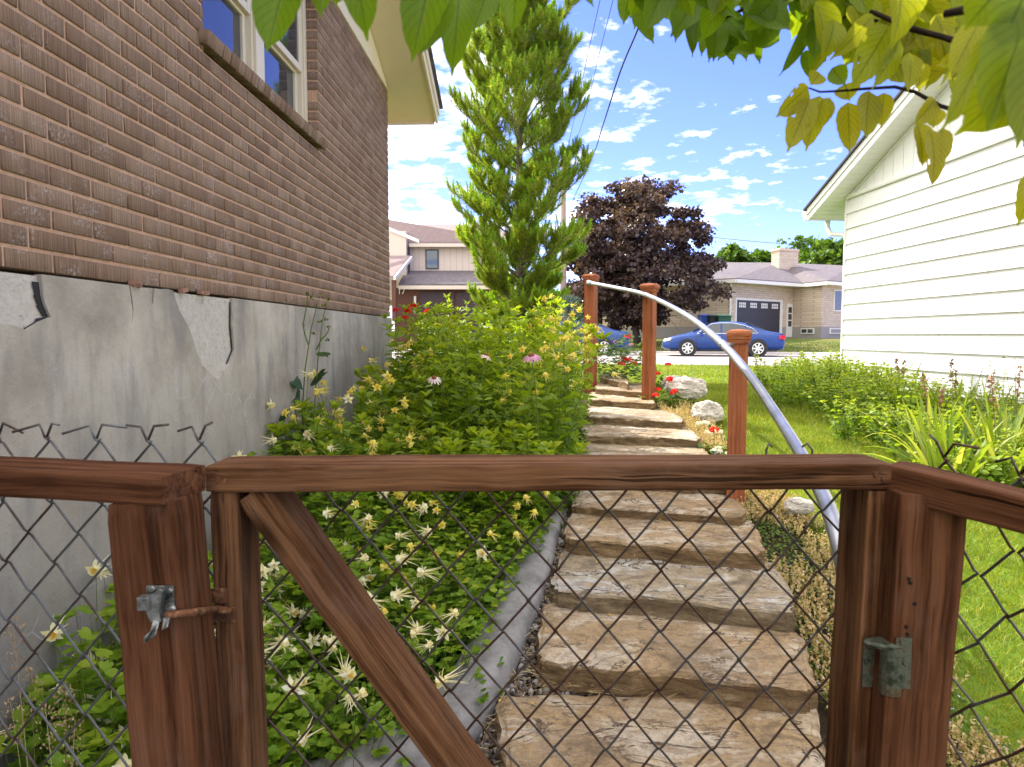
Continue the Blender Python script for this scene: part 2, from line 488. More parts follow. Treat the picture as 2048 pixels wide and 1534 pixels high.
# two sash windows
def lbox(mb, l0, l1, o0, o1, z0, z1, mi=0): mb.box(((l0 + l1) / 2, (o0 + o1) / 2, (z0 + z1) / 2), (l1 - l0, o1 - o0, z1 - z0), mi=mi)
mid = (WL0 + WL1) / 2
fr = MB()
lbox(fr, WL0, WL0 + .055, -.17, -.075, WZ0, WZ1); lbox(fr, WL1 - .055, WL1, -.17, -.075, WZ0, WZ1)
lbox(fr, mid - .06, mid + .06, -.17, -.070, WZ0, WZ1)
lbox(fr, WL0 + .055, mid - .06, -.17, -.075, WZ0, WZ0 + .05); lbox(fr, mid + .06, WL1 - .055, -.17, -.075, WZ0, WZ0 + .05)
lbox(fr, WL0 + .055, mid - .06, -.17, -.075, WZ1 - .05, WZ1); lbox(fr, mid + .06, WL1 - .055, -.17, -.075, WZ1 - .05, WZ1)
lbox(fr, WL0 + .055, WL0 + .075, -.16, -.087, WZ0 + .05, WZ1 - .05); lbox(fr, WL1 - .075, WL1 - .055, -.16, -.087, WZ0 + .05, WZ1 - .05)
lbox(fr, mid - .08, mid - .06, -.16, -.087, WZ0 + .05, WZ1 - .05); lbox(fr, mid + .06, mid + .08, -.16, -.087, WZ0 + .05, WZ1 - .05)
win = fr.build('window', M['cream_frame'], None, bev=.004); win.matrix_basis = MW; adopt(win, house)
MEET = 1.80
for (a, b_) in ((WL0 + .075, mid - .08), (mid + .08, WL1 - .075)):
    sm = MB()
    def sash(z0, z1, o0, o1):
        lbox(sm, a, a + .04, o0, o1, z0, z1); lbox(sm, b_ - .04, b_, o0, o1, z0, z1)
        lbox(sm, a + .04, b_ - .04, o0, o1, z0, z0 + .045); lbox(sm, a + .04, b_ - .04, o0, o1, z1 - .045, z1)
    sash(WZ0 + .05, MEET, -.155, -.120); sash(MEET - .03, WZ1 - .05, -.117, -.090)
    q = sm.build('sash', M['cream_frame'], None, bev=.003)
    q.parent = win
    gm = MB()
    lbox(gm, a + .04, b_ - .04, -.142, -.136, WZ0 + .095, MEET - .045); lbox(gm, a + .04, b_ - .04, -.106, -.100, MEET + .015, WZ1 - .095)
    q = gm.build('pane', M['glass'], None); q.parent = win
    cm = MB()
    lbox(cm, a + .04, b_ - .04, -.30, -.295, WZ0, WZ1); q = cm.build('room_shade', M['dark'], None); q.parent = win  # near-black sheet standing in for the unlit room behind the glass
    cm = MB()
    lbox(cm, b_ - .14, b_ - .06, -.24, -.235, WZ0 + .05, WZ1); q = cm.build('curtain', M['curtain'], None); q.parent = win

# concrete foundation: light concrete core with a parge coat that has broken away in places
g = G('concrete_core', .95, spec=.1)
f = g.noise(g.obj(), 25, 6, .7); pits = g.noise(g.obj(), 60, 2, .5)
g.col(g.mix(g.step(pits, .66, .72), g.ramp(f, [(.3, (.42, .385, .32)), (.7, (.58, .54, .46))]), (.16, .14, .12))).bump(pits, .6, .006)
M['core'] = g.m
g = G('parge', .95, spec=.1)
v = g.obj(); vs = g.obj((3.2, 1, .8))
n1 = g.noise(v, 2.2, 8, .65); n2 = g.noise(vs, 2.0, 6, .6); n3 = g.noise(v, 45, 5, .7)
c = g.ramp(n1, [(.30, (.23, .20, .155)), (.5, (.41, .365, .29)), (.70, (.58, .53, .43))])
c = g.mix(g.math('MULTIPLY', g.step(n2, .50, .72), .65), c, (.13, .13, .135))
sx = g.n('SeparateXYZ', {0: g.n('TexCoord').outputs['Object']})
damp = g.math('MULTIPLY', g.step(g.math('ADD', g.math('MULTIPLY', sx.outputs[2], -.55), g.math('MULTIPLY', n1, .7)), .45, .85), .55)
c = g.mix(damp, c, (.115, .12, .135))
vo = g.n('TexVoronoi', {'Vector': g.n('Mapping', {'Vector': g.mix(.12, v, g.n('TexNoise', {'Vector': v, 'Scale': 6.0}).outputs['Color'])}).outputs[0], 'Scale': 7.0}, feature='DISTANCE_TO_EDGE')
hair = g.math('MULTIPLY', g.math('SUBTRACT', 1.0, g.step(vo.outputs['Distance'], .006, .018)), g.step(g.noise(v, 1.7, 3, .5), .60, .66))
c = g.mix(g.math('MULTIPLY', hair, .55), c, (.52, .52, .52))
g.col(g.mix(g.math('MULTIPLY', n3, .25), c, (.40, .38, .34))).bump(g.math('ADD', n1, n3), .5, .008)
M['parge'] = g.m
def wl(px):   # distance along the wall seen in that picture column
    t = (1024 - px) / F_PX; return 1.48 / (t + .0307)
def wq(px, py):
    l = wl(px); return (l, at(px, py, l).z)
notch1 = [(-.6, C_TOP - .03), (.9, -.02)] 
out = [(-2.2, -1.75), (CL, -1.75), (CL, C_TOP)]
spall2 = [wq(463, 602), wq(461, 650), wq(464, 700), wq(452, 728), wq(428, 760), wq(398, 730), wq(385, 690), wq(372, 650), wq(356, 622), wq(345, 600)]
crack2 = [wq(308, 598), wq(304, 606), wq(300, 612), wq(303, 598)]
crack1 = [wq(259, 590), wq(263, 605), wq(264, 622), wq(259, 648), wq(262, 622), wq(260, 606), wq(256, 590)]
spall1 = [wq(82, 566), wq(83, 590), wq(88, 612), wq(97, 634), wq(72, 645), wq(46, 660), wq(20, 650), wq(-40, 640), wq(-120, 610), wq(-160, 556)]
def clampz(p): return [(l, min(z, C_TOP - .004)) for l, z in p]
top = []
for nt in (spall2, crack2, crack1, spall1):
    nt = clampz(nt); nt[0] = (nt[0][0], C_TOP); nt[-1] = (nt[-1][0], C_TOP); top += nt
def rough_line(pts, step=.035, amp=.006):
    o = []
    for i, p in enumerate(pts):
        q = pts[(i + 1) % len(pts)]; L = math.dist(p, q); k = 1 if (abs(p[1] - q[1]) < .012 and L > .3) or L > 1 else max(1, int(L / step))
        for j in range(k):
            t = j / k; a = amp if j else 0
            o.append((p[0] + (q[0] - p[0]) * t + random.uniform(-a, a), p[1] + (q[1] - p[1]) * t + random.uniform(-a, a)))
    return o
ring = rough_line(out + top + [(-2.2, C_TOP)])
tri = geometry.tessellate_polygon([[Vector((l, z, 0)) for l, z in ring]])
mb = MB()
nr = len(ring)
mb.add([Vector((l, .014, z)) for l, z in ring] + [Vector((l, -.01, z)) for l, z in ring],
       [tuple(t) for t in tri] + [(i, (i + 1) % nr, nr + (i + 1) % nr, nr + i) for i in range(nr)])
found = MB(); found.box(((CL - 2.2) / 2, -.15, (C_TOP - 1.75) / 2), (CL + 2.2 - .01, .30, C_TOP + 1.75 - .01))
fo = found.build('foundation', M['core'], None); fo.matrix_basis = MW; adopt(fo, house)
q = mb.build('parge_coat', M['parge'], None); q.parent = fo
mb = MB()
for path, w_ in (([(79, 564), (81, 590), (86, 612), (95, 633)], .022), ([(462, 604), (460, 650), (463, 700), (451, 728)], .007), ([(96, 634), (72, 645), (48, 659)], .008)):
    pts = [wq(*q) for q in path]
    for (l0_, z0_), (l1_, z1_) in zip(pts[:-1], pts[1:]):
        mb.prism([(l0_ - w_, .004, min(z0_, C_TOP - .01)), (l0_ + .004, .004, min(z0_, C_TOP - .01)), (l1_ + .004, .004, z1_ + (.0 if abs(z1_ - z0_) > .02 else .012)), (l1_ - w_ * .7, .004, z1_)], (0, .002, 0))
q = mb.build('crack', M['dark'], None); q.parent = fo; q['kind'] = 'stuff'  # dark strips stand in for the shade inside the cracked gaps
# a few brick crumbs left on the ledge
mb = MB()
for px, py in ((270, 583), (268, 585), (365, 594), (402, 600), (408, 601)):
    l, z_ = wq(px, py); mb.box((l, .014, C_TOP + .006), (.05, .02, .016), Matrix.Rotation(random.uniform(-.3, .3), 4, 'Y'))
M['crumb'] = mat_plain('crumb', (.32, .17, .11), .9)
q = mb.build('mortar_crumbs', M['crumb'], None); q.parent = fo; q['kind'] = 'stuff'

# cream gable triangle above the brick, roof, soffit and fascias (4 in 12, eave towards the street)
SL = 1 / 3.0
RAKE, EAVE = .44, .50
def zr(l): return B_TOP + .015 + (CL - l) * SL            # underside of the roof over the wall plane
gb = MB(); gb.prism([(3.32, .0, B_TOP + .002), (CL, .0, B_TOP + .002), (5.3, .0, zr(5.3)), (3.33, 0, B_TOP + .002)], (0, -.12, 0))
q = gb.build('gable', M['cream'], None); q.matrix_basis = MW @ Matrix.Translation((0, .012, 0)); adopt(q, house)
lr = 5.3                                                     # unseen ridge, set low so the sun clears it to the overhead leaves
def roof_slab(mb, l0, l1, o0, o1, zoff, th):
    pts = [(l0, o0, zr(l0) + zoff), (l1, o0, zr(l1) + zoff), (l1, o1, zr(l1) + zoff), (l0, o1, zr(l0) + zoff)]
    mb.prism(pts, (0, 0, th))
sb = MB(); roof_slab(sb, lr, CL + EAVE, -8.0, RAKE - .02, .0, .02)
q = sb.build('soffit', M['cream'], None); q.matrix_basis = MW; adopt(q, house)
fb = MB()
# rake board and the trim strip above it, then the eave fascia
for (o0, o1, za, zb) in ((RAKE - .02, RAKE, -.02, .16), (RAKE, RAKE + .018, .06, .16)):
    roof_slab(fb, lr, CL + EAVE, o0, o1, za, zb - za)
fb.box((CL + EAVE + .012, -3.8, zr(CL + EAVE) + .06), (.022, 8.4 + RAKE * 0, .17))
q = fb.build('fascia', M['cream'], None); q.matrix_basis = MW; adopt(q, house)
rb = MB(); roof_slab(rb, lr, CL + EAVE + .05, -8.0, RAKE + .05, .165, .03)
pts = [(2.85, -8.0, zr(lr) - 2.45 * SL), (lr, -8.0, zr(lr)), (lr, RAKE + .05, zr(lr)), (2.85, RAKE + .05, zr(lr) - 2.45 * SL)]
rb.prism([(p[0], p[1], p[2] + .165) for p in pts], (0, 0, .03))
rb.box((.42, -3.86, B_TOP + .10), (5.0, 8.30, .05)); rb.box((.42, -3.88, B_TOP + .04), (4.9, 8.24, .065))
q = rb.build('roof', M['shingle'], None); q.matrix_basis = MW; adopt(q, house)

# ================================================================== the white sided house on the right
RC = Vector((4.49, 9.5, 0)); RE = Vector((.0393, -.9992, 0)); RN = Vector((-.9992, -.0393, 0))
MR = Matrix(((RE.x, RN.x, 0, RC.x), (RE.y, RN.y, 0, RC.y), (0, 0, 1, 0), (0, 0, 0, 1)))   # local (l from corner towards us, out, z)
rh = empty('sided_house', (4.7, 7, -.9), label='white lap sided house with vertical board gable and roof sloping to the street', cat='house')
M['siding'] = mat_plain('white_siding', (.81, .81, .82), .45, var=.02, scale=3)
M['white'] = mat_plain('white_trim', (.80, .80, .79), .4, var=.02, scale=3)
g = G('soffit_board', .5); 
sxx = g.n('SeparateXYZ', {0: g.n('TexCoord').outputs['Object']})
fr_ = g.math('FRACT', g.math('MULTIPLY', sxx.outputs[0], 1 / .10))
g.col((.78, .77, .74)).bump(g.step(fr_, .04, .10), .9, .008)
M['soffit_board'] = g.m
S_TOP, RL = 1.83, 13.0
sm = MB(); zb = S_TOP - .012; EXP = .2
rowi = 0
while zb > -.62:
    z0 = max(zb - EXP, -.62)
    x = -.0; offs = [0, 2.3, .9, 3.1, 1.6][rowi % 5]
    cuts = [0.012] + [c for c in np.arange(offs + .4, RL, 3.66)] + [RL]
    for a, b_ in zip(cuts[:-1], cuts[1:]):
        b_ = b_ - .005
        poly = [(a, .028, z0), (a, .004, zb + .012), (a, -.004, zb + .012), (a, .006, z0)]
        sm.prism(poly, (b_ - a, 0, 0))
    zb -= EXP; rowi += 1
q = sm.build('siding', M['siding'], None); q.matrix_basis = MR; adopt(q, rh)
M['underlay'] = mat_plain('siding_underlay', (.30, .29, .26), .8)
wb_ = MB(); wb_.box((RL / 2, -.105, (S_TOP - 1.2) / 2), (RL, .20, S_TOP + 1.2)); 
q = wb_.build('house_wall', M['underlay'], None); q.matrix_basis = MR; adopt(q, rh)
wb_ = MB(); wb_.box((RL / 2, -4.2, .3), (RL - .02, 7.9, 3.0)); q = wb_.build('house_body', M['siding'], None); q.matrix_basis = MR; adopt(q, rh)
tb = MB(); tb.box((-.004, .012, .60), (.030, .036, 2.44)); tb.box((-.014, -.02, .60), (.02, .05, 2.44))
q = tb.build('corner_trim', M['white'], None, bev=.004); q.matrix_basis = MR; adopt(q, rh)
tb = MB(); tb.box((RL / 2, .020, S_TOP + .012), (RL, .05, .045)); tb.box((RL / 2, .034, S_TOP - .012), (RL, .012, .02))
q = tb.build('frieze_trim', M['white'], None, bev=.004); q.matrix_basis = MR; adopt(q, rh)
SR = .385; RKO, EVO = .30, .52
def zq(l): return S_TOP + l * SR - .0
gb = MB()                                     # board and batten gable
x = .05
while x < 6.0:
    x1 = x + .20
    gb.prism([(x, .0, S_TOP + .036), (x1 - .012, .0, S_TOP + .036), (x1 - .012, .0, zq(x1)), (x, .0, zq(x))], (0, .012, 0))
    x = x1
gb.prism([(0, 0, S_TOP + .02), (6.2, 0, S_TOP + .02), (6.2, 0, zq(6.2)), (0, 0, zq(0))], (0, -.05, 0))
gb.prism([(6.2, 0, S_TOP + .02), (12.4, 0, S_TOP + .02), (6.2, 0, zq(6.2))], (0, -.05, 0))
q = gb.build('gable', M['siding'], None); q.matrix_basis = MR; adopt(q, rh)
def rs(mb, l0, l1, o0, o1, zo, th):
    mb.prism([(l0, o0, zq(l0) + zo), (l1, o0, zq(l1) + zo), (l1, o1, zq(l1) + zo), (l0, o1, zq(l0) + zo)], (0, 0, th))
sb = MB(); rs(sb, -EVO, 6.2, -8.0, RKO - .02, .0, .012); q = sb.build('soffit', M['soffit_board'], None); q.matrix_basis = MR; adopt(q, rh)
fb = MB(); rs(fb, -EVO, 6.2, RKO - .02, RKO, -.01, .15); rs(fb, -EVO, 6.2, RKO, RKO + .018, .07, .08)
fb.box((-EVO - .01, -3.85, zq(-EVO) + .07), (.02, 8.3, .16)); rs(fb, -.02, 6.2, .0, .03, -.035, .03)
q = fb.build('fascia', M['white'], None, bev=.003); q.matrix_basis = MR; adopt(q, rh)
rb = MB(); rs(rb, -EVO - .05, 6.2, -8.0, RKO + .045, .145, .03)
rb.prism([(6.2, -8, zq(6.2) + .145), (12.9, -8, zq(-.5) + .145), (12.9, RKO + .045, zq(-.5) + .145), (6.2, RKO + .045, zq(6.2) + .145)], (0, 0, .03))
M['dark_shingle'] = mat_plain('dark_shingle', (.045, .043, .05), .9, var=.4, scale=20)
q = rb.build('roof', M['dark_shingle'], None); q.matrix_basis = MR; adopt(q, rh)
gt = MB()                                      # K-profile gutter, open end towards us
gx = -EVO - .022; gzv = zq(-EVO)
prof = [(gx, gzv + .13), (gx, gzv + .0), (gx - .07, gzv + .0), (gx - .085, gzv + .05), (gx - .12, gzv + .085), (gx - .12, gzv + .13), (gx - .108, gzv + .13), (gx - .108, gzv + .09), (gx - .075, gzv + .055), (gx - .062, gzv + .012), (gx - .012, gzv + .012), (gx - .012, gzv + .13)]
gt.prism([(a, RKO + .01, b_) for a, b_ in prof], (0, -8, 0)); gt.prism([(a, RKO + .010, b_) for a, b_ in prof[:6]], (0, .006, 0))
q = gt.build('gutter', M['white'], None); q.matrix_basis = MR; adopt(q, rh)
dsp = MB(); dsp.tube([(gx - .04, -.02, gzv + .0), (gx - .04, -.02, gzv - .10), (gx + .04, -.02, gzv - .20), (-.09, -.02, gzv - .27), (-.045, -.02, gzv - .36), (-.045, -.02, -.7)], .034, 10)
q = dsp.build('downspout', M['white'], None, smooth=True); q.matrix_basis = MR; adopt(q, rh)

# ================================================================== tan brick house across the street
g = G('tan_brick', .9, spec=.15)
bk = g.n('TexBrick', {'Vector': g.n('Mapping', {'Vector': g.n('CombineXYZ', {0: g.math('ADD', g.n('SeparateXYZ', {0: g.obj()}).outputs[0], g.math('MULTIPLY', g.n('SeparateXYZ', {0: g.obj()}).outputs[1], .7)), 1: g.n('SeparateXYZ', {0: g.obj()}).outputs[2]}).outputs[0]}).outputs[0],
     'Color1': (.50, .40, .31, 1), 'Color2': (.62, .51, .41, 1), 'Mortar': (.40, .33, .27, 1), 'Scale': 1.0, 'Mortar Size': .012, 'Brick Width': .42, 'Row Height': .13, 'Bias': .1})
g.col(bk.outputs['Color']); M['tan_brick'] = g.m
M['grey_found'] = mat_plain('grey_foundation', (.30, .28, .27), .9)
g = G('grey_shingle', .95, spec=.1)
f = g.noise(g.obj((1, 1, 6)), 4.0, 8, .7); f2 = g.noise(g.obj(), .4, 4, .6)
g.col(g.mix(f2, g.ramp(f, [(.3, (.09, .078, .09)), (.7, (.19, .168, .185))]), g.ramp(f, [(.3, (.13, .112, .122)), (.7, (.25, .22, .23))]))); M['grey_shingle'] = g.m
M['door_black'] = mat_plain('dark_garage_door', (.035, .033, .042), .45)
M['white_far'] = mat_plain('white_far_trim', (.72, .70, .66), .5, var=.03)
tan = empty('brick_house', (14.5, 42, -.06), label='tan brick house with grey hip roof, chimney and black garage door across the street', cat='house')
ZG = -.10
def gp(px, Y): return (at(px, 671, Y).x, Y)
A, B_, C_, D_ = gp(1461, 39.7), gp(1584, 43.5), gp(1642, 41.5), gp(1712, 44.0)
Wp, Bk1, Bk2 = gp(1205, 45.5), gp(1780, 56), gp(1205, 56)
ZE = 3.02
ring = [Wp, A, B_, C_, D_, Bk1, Bk2]
mb = MB(); mb.prism([(p[0], p[1], ZG + .62) for p in ring], (0, 0, ZE - ZG - .62)); q = mb.build('wall', M['tan_brick'], tan)
cx, cy = sum(p[0] for p in ring) / 7, sum(p[1] for p in ring) / 7
mb = MB(); mb.prism([(p[0] + (p[0] - cx) * .002, p[1] + (p[1] - cy) * .002, ZG - .2) for p in ring], (0, 0, .82)); mb.build('foundation', M['grey_found'], tan)
# along-wall helpers: a local frame on wall P->Q
def wall_mat(P, Q):
    d = Vector((Q[0] - P[0], Q[1] - P[1], 0)); L = d.length; d.normalize(); n_ = Vector((d.y, -d.x, 0))
    return Matrix(((d.x, n_.x, 0, P[0]), (d.y, n_.y, 0, P[1]), (0, 0, 1, 0), (0, 0, 0, 1))), L
def l_of(P, Q, px):
    best, bl = 1e9, 0
    for i in range(401):
        t = i / 400; x, y = P[0] + (Q[0] - P[0]) * t, P[1] + (Q[1] - P[1]) * t
        e = abs(1024 + F_PX * x / y - px)
        if e < best: best, bl = e, t
    return bl * math.dist(P, Q)
mAB, LAB = wall_mat(A, B_)
def wbox(parent, name, mat, mW, boxes, bev=0):
    mb = MB()
    for (l0, l1, o0, o1, z0, z1) in boxes: lbox(mb, l0, l1, o0, o1, z0, z1)
    q = mb.build(name, mat, None, bev=bev); q.matrix_basis = mW; adopt(q, parent); return q
d0, d1 = l_of(A, B_, 1470), l_of(A, B_, 1556)
DZ = 2.02
gd = wbox(tan, 'garage_door', M['door_black'], mAB, [(d0, d1, .01, .04, ZG, DZ)] + [(d0 + .05, d1 - .05, .04, .052, ZG + .06 + k * .53, ZG + .53 + k * .53) for k in range(4)])
n_l = 4; w = (d1 - d0) / n_l
for k in range(n_l):
    q = MB(); 
    for i in range(4):
        for j in range(2): lbox(q, d0 + k * w + .2 + i * .17, d0 + k * w + .33 + i * .17, .053, .058, 1.60 + j * .16, 1.73 + j * .16)
    q = q.build('door_light', M['white_far'], None); q.parent = gd
wbox(tan, 'garage_door_frame', M['white_far'], mAB, [(d0 - .12, d0, .0, .06, ZG, DZ + .12), (d1, d1 + .25, .0, .06, ZG, DZ + .12), (d0, d1, .0, .06, DZ, DZ + .12)])
s0, s1 = l_of(A, B_, 1570.5), l_of(A, B_, 1581.5)
sd = wbox(tan, 'side_door', M['white_far'], mAB, [(s0, s1, .0, .05, ZG, 1.95)])
q = MB(); [lbox(q, s0 + .12, s1 - .12, .052, .058, .55 + k * .42, .90 + k * .42) for k in range(3)]; q = q.build('pane', M['glass'], None); q.parent = sd
mBC, LBC = wall_mat(B_, C_)
b0, b1 = l_of(B_, C_, 1601), l_of(B_, C_, 1627)
bw = wbox(tan, 'basement_window', M['white_far'], mBC, [(b0, b1, .0, .06, .10, .44)])
q = MB(); m_ = (b0 + b1) / 2; lbox(q, b0 + .07, m_ - .04, .062, .066, .16, .38); lbox(q, m_ + .04, b1 - .07, .062, .066, .16, .38); q = q.build('pane', M['glass'], None); q.parent = bw
mCD, LCD = wall_mat(C_, D_)
c0, c1 = l_of(C_, D_, 1663), l_of(C_, D_, 1681)
bw = wbox(tan, 'window', M['white_far'], mCD, [(c0, c1, .0, .06, 1.45, 2.75)])
q = MB(); lbox(q, c0 + .07, c1 - .07, .062, .066, 1.52, 2.68); q = q.build('pane', M['glass'], None); q.parent = bw
bw = wbox(tan, 'basement_window', M['white_far'], mCD, [(l_of(C_, D_, 1657), l_of(C_, D_, 1680), .0, .06, .10, .44)])
q = MB(); lbox(q, l_of(C_, D_, 1658.5), l_of(C_, D_, 1678), .062, .066, .16, .38); q = q.build('pane', M['glass'], None); q.parent = bw
# roof
def off(p, k): 
    d = Vector((p[0] - 14, p[1] - 47, 0)); d.normalize(); return (p[0] + d.x * k, p[1] + d.y * k)
def outp(px, Y): q = gp(px, Y); return (q[0], q[1], ZE)
e = [outp(1190, 45.0), outp(1469, 39.0), outp(1604, 42.6), outp(1654, 40.6), outp(1735, 43.6)]
r1, r2, r3 = at(1380, 529, 47), at(1560, 530, 47.5), at(1700, 536, 49)
bk = [(r1.x - 4, 58, ZE), (r3.x + 6, 58, ZE)]
mb = MB()
P_ = [Vector(q) for q in e] + [r1, r2, r3] + [Vector(q) for q in bk] + [at(1235, 540, 50)]
fs = [(0, 1, 5, 10), (1, 2, 6, 5), (2, 3, 6), (3, 4, 7, 6), (4, 9, 7), (9, 8, 10, 5, 6, 7), (8, 0, 10)]
tri = []
for f_ in fs:
    for k in range(1, len(f_) - 1): tri.append((f_[0], f_[k], f_[k + 1]))
mb.add([p + Vector((0, 0, .10)) for p in P_], tri)
rf = mb.build('roof', M['grey_shingle'], tan)
so = rf.modifiers.new('thick', 'SOLIDIFY'); so.thickness = .06; so.offset = 1
mb = MB()
for a, b_ in zip(e[:-1], e[1:]):
    a, b_ = Vector(a), Vector(b_); d = (b_ - a); L = d.length; d.normalize(); n_ = Vector((d.y, -d.x, 0))
    mb.prism([a - Vector((0, 0, .10)), b_ - Vector((0, 0, .10)), b_ + Vector((0, 0, .09)), a + Vector((0, 0, .09))], n_ * .10)
mb.build('gutter', M['white_far'], tan)
mb = MB(); mb.prism([(p[0], p[1], ZE - .06) for p in [e[0], e[1], e[2], e[3], e[4], bk[1], bk[0]]], (0, 0, .05)); mb.build('soffit', M['white_far'], tan)
mb = MB(); p = gp(1458.5, 39.75); mb.tube([(p[0], p[1] - .08, ZE - .1), (p[0], p[1] - .08, ZG)], .06, 8); mb.build('downspout', M['white_far'], tan)
ch0, ch1 = at(1541, 535, 46), at(1596, 499, 46)
mb = MB(); mb.prism([(ch0.x, 45.9, 2.9), (at(1558, 535, 45.2).x, 45.2, 2.9), (ch1.x, 45.9, 2.9), (ch1.x - .5, 46.8, 2.9)], (0, 0, ch1.z - 3.05))
mb.build('chimney', M['tan_brick'], tan)
mb = MB(); mb.prism([(ch0.x - .06, 45.9, ch1.z - .16), (at(1558, 535, 45.2).x, 45.12, ch1.z - .16), (ch1.x + .06, 45.9, ch1.z - .16), (ch1.x - .5, 46.9, ch1.z - .16)], (0, 0, .16))
mb.build('chimney_cap', M['tan_brick'], tan)

# ================================================================== two storey house far left
M['far_cream'] = mat_plain('far_cream_siding', (.66, .56, .47), .7, var=.04, scale=1)
g = G('batten', .7)
sx2 = g.n('SeparateXYZ', {0: g.n('TexCoord').outputs['Object']})
fr2 = g.math('FRACT', g.math('MULTIPLY', sx2.outputs[0], 1 / .4))
g.col(g.mix(g.step(fr2, .04, .08), (.40, .33, .28), (.64, .54, .455))); M['batten'] = g.m
g = G('red_shingle', .95, spec=.1)
f = g.noise(g.obj((1, 1, 5)), 5.0, 8, .75)
g.col(g.ramp(f, [(.3, (.20, .145, .14)), (.7, (.34, .265, .255))])); M['red_shingle'] = g.m
M['brown_door'] = mat_plain('dark_brown_garage', (.045, .022, .030), .5)
M['brown_wall'] = mat_plain('brown_wall', (.12, .05, .035), .8)
M['navy_frame'] = mat_plain('dark_frame', (.05, .05, .07), .5)
th = empty('suburban_house', (-5, 46, -.9), label='two storey cream house with purple brown roofs, seen past the corner of the brick house', cat='house')
YH = 45.0
def hb(name, mat, boxes, parent=th, bev=0):
    mb = MB()
    for (px0, px1, py0, py1, Y0, dep) in boxes:
        a, b_ = at(px0, py1, Y0), at(px1, py0, Y0)
        mb.box(((a.x + b_.x) / 2, Y0 + dep / 2, (a.z + b_.z) / 2), (b_.x - a.x, dep, b_.z - a.z))
    return mb.build(name, mat, parent)
hb('upper_wall', M['batten'], [(815, 1010, 488, 600, 45.6, 8)])
hb('wall', M['far_cream'], [(690, 812, 462, 600, 44.4, 9)])
fr_ = hb('window', M['navy_frame'], [(851, 877, 499, 538, 45.52, .07)])
g = G('sky_glass', .02, (.06, .08, .10), spec=1.0, metal=.4); M['sky_glass'] = g.m
q = hb('pane', M['sky_glass'], [(853.5, 874.5, 501.5, 535.5, 45.50, .03)], parent=fr_)
hb('window', M['navy_frame'], [(813, 817, 493, 545, 44.9, .6)])
hb('fascia', M['far_cream'], [(818, 1040, 486.5, 493.5, 44.9, .08), (797, 1060, 571, 578.5, 42.4, .08)])
def quad_roof(name, mat, pts, th_=.12):
    mb = MB(); P = [at(*p) for p in pts]
    mb.prism(P, (0, 0, th_)); return mb.build(name, mat, th)
quad_roof('roof', M['red_shingle'], [(818, 487, 44.9), (1040, 487, 44.9), (985, 453, 49.5), (700, 453, 49.5), (700, 430, 46)])
quad_roof('lower_roof', M['grey_shingle'], [(797, 571, 42.4), (1060, 571, 42.4), (1010, 545, 45.6), (812, 545, 45.6)])
# gable end with its sloping rake board
mb = MB()
a, b_, c_ = at(838, 486, 44.3), at(780, 462, 44.3), at(690, 425, 44.3)
mb.prism([a, c_, c_ + Vector((0, 0, .25)), a + Vector((0, 0, .22))], (0, .08, 0)); mb.build('rake_board', M['white_far'], th)
# small porch roof at the far left of what shows
quad_roof('porch_roof', M['red_shingle'], [(786, 556, 40.5), (821, 515, 43.5), (700, 515, 43.5), (700, 556, 40.5)])
mb = MB(); a, b_ = at(787, 560, 40.45), at(821, 519, 43.5)
mb.prism([a, b_, b_ + Vector((0, 0, .2)), a + Vector((0, 0, .2))], (.12, 0, 0)); mb.build('porch_fascia', M['white_far'], th)
hb('porch_post', M['brown_wall'], [(784, 791, 560, 640, 40.7, .3)])
hb('garage_wall', M['brown_wall'], [(790, 1040, 576, 700, 43.2, 2)])
gdr = hb('garage_door', M['brown_door'], [(842, 908, 584, 700, 43.1, .08)])
hb('garage_door', M['brown_door'], [(914, 985, 584, 700, 43.1, .08)])
gpost = hb('wall_corner', M['white_far'], [(828, 832, 592, 625, 43.0, .1)])
cu = bpy.data.curves.new('house_number', 'FONT'); cu.body = '17'; cu.size = .48; cu.extrude = .02
M['number'] = mat_plain('number_paint', (.8, .78, .7), .5)
cu.materials.append(M['number'])
no = bpy.data.objects.new('house_number', cu); COL.objects.link(no)
p = at(795, 588, 43.12); no.matrix_basis = Matrix.Translation(p) @ Matrix.Rotation(math.pi / 2, 4, 'X'); me_ = bpy.data.meshes.new_from_object(no); Mn = no.matrix_basis.copy(); bpy.data.objects.remove(no); no = bpy.data.objects.new('house_number', me_); COL.objects.link(no); no.matrix_basis = Mn; adopt(no, th)
mb = MB(); p = at(854, 470, 47); mb.tube([p - Vector((0, 0, .5)), p + Vector((0, 0, .42))], .075, 8); mb.build('roof_vent', M['white_far'], th)

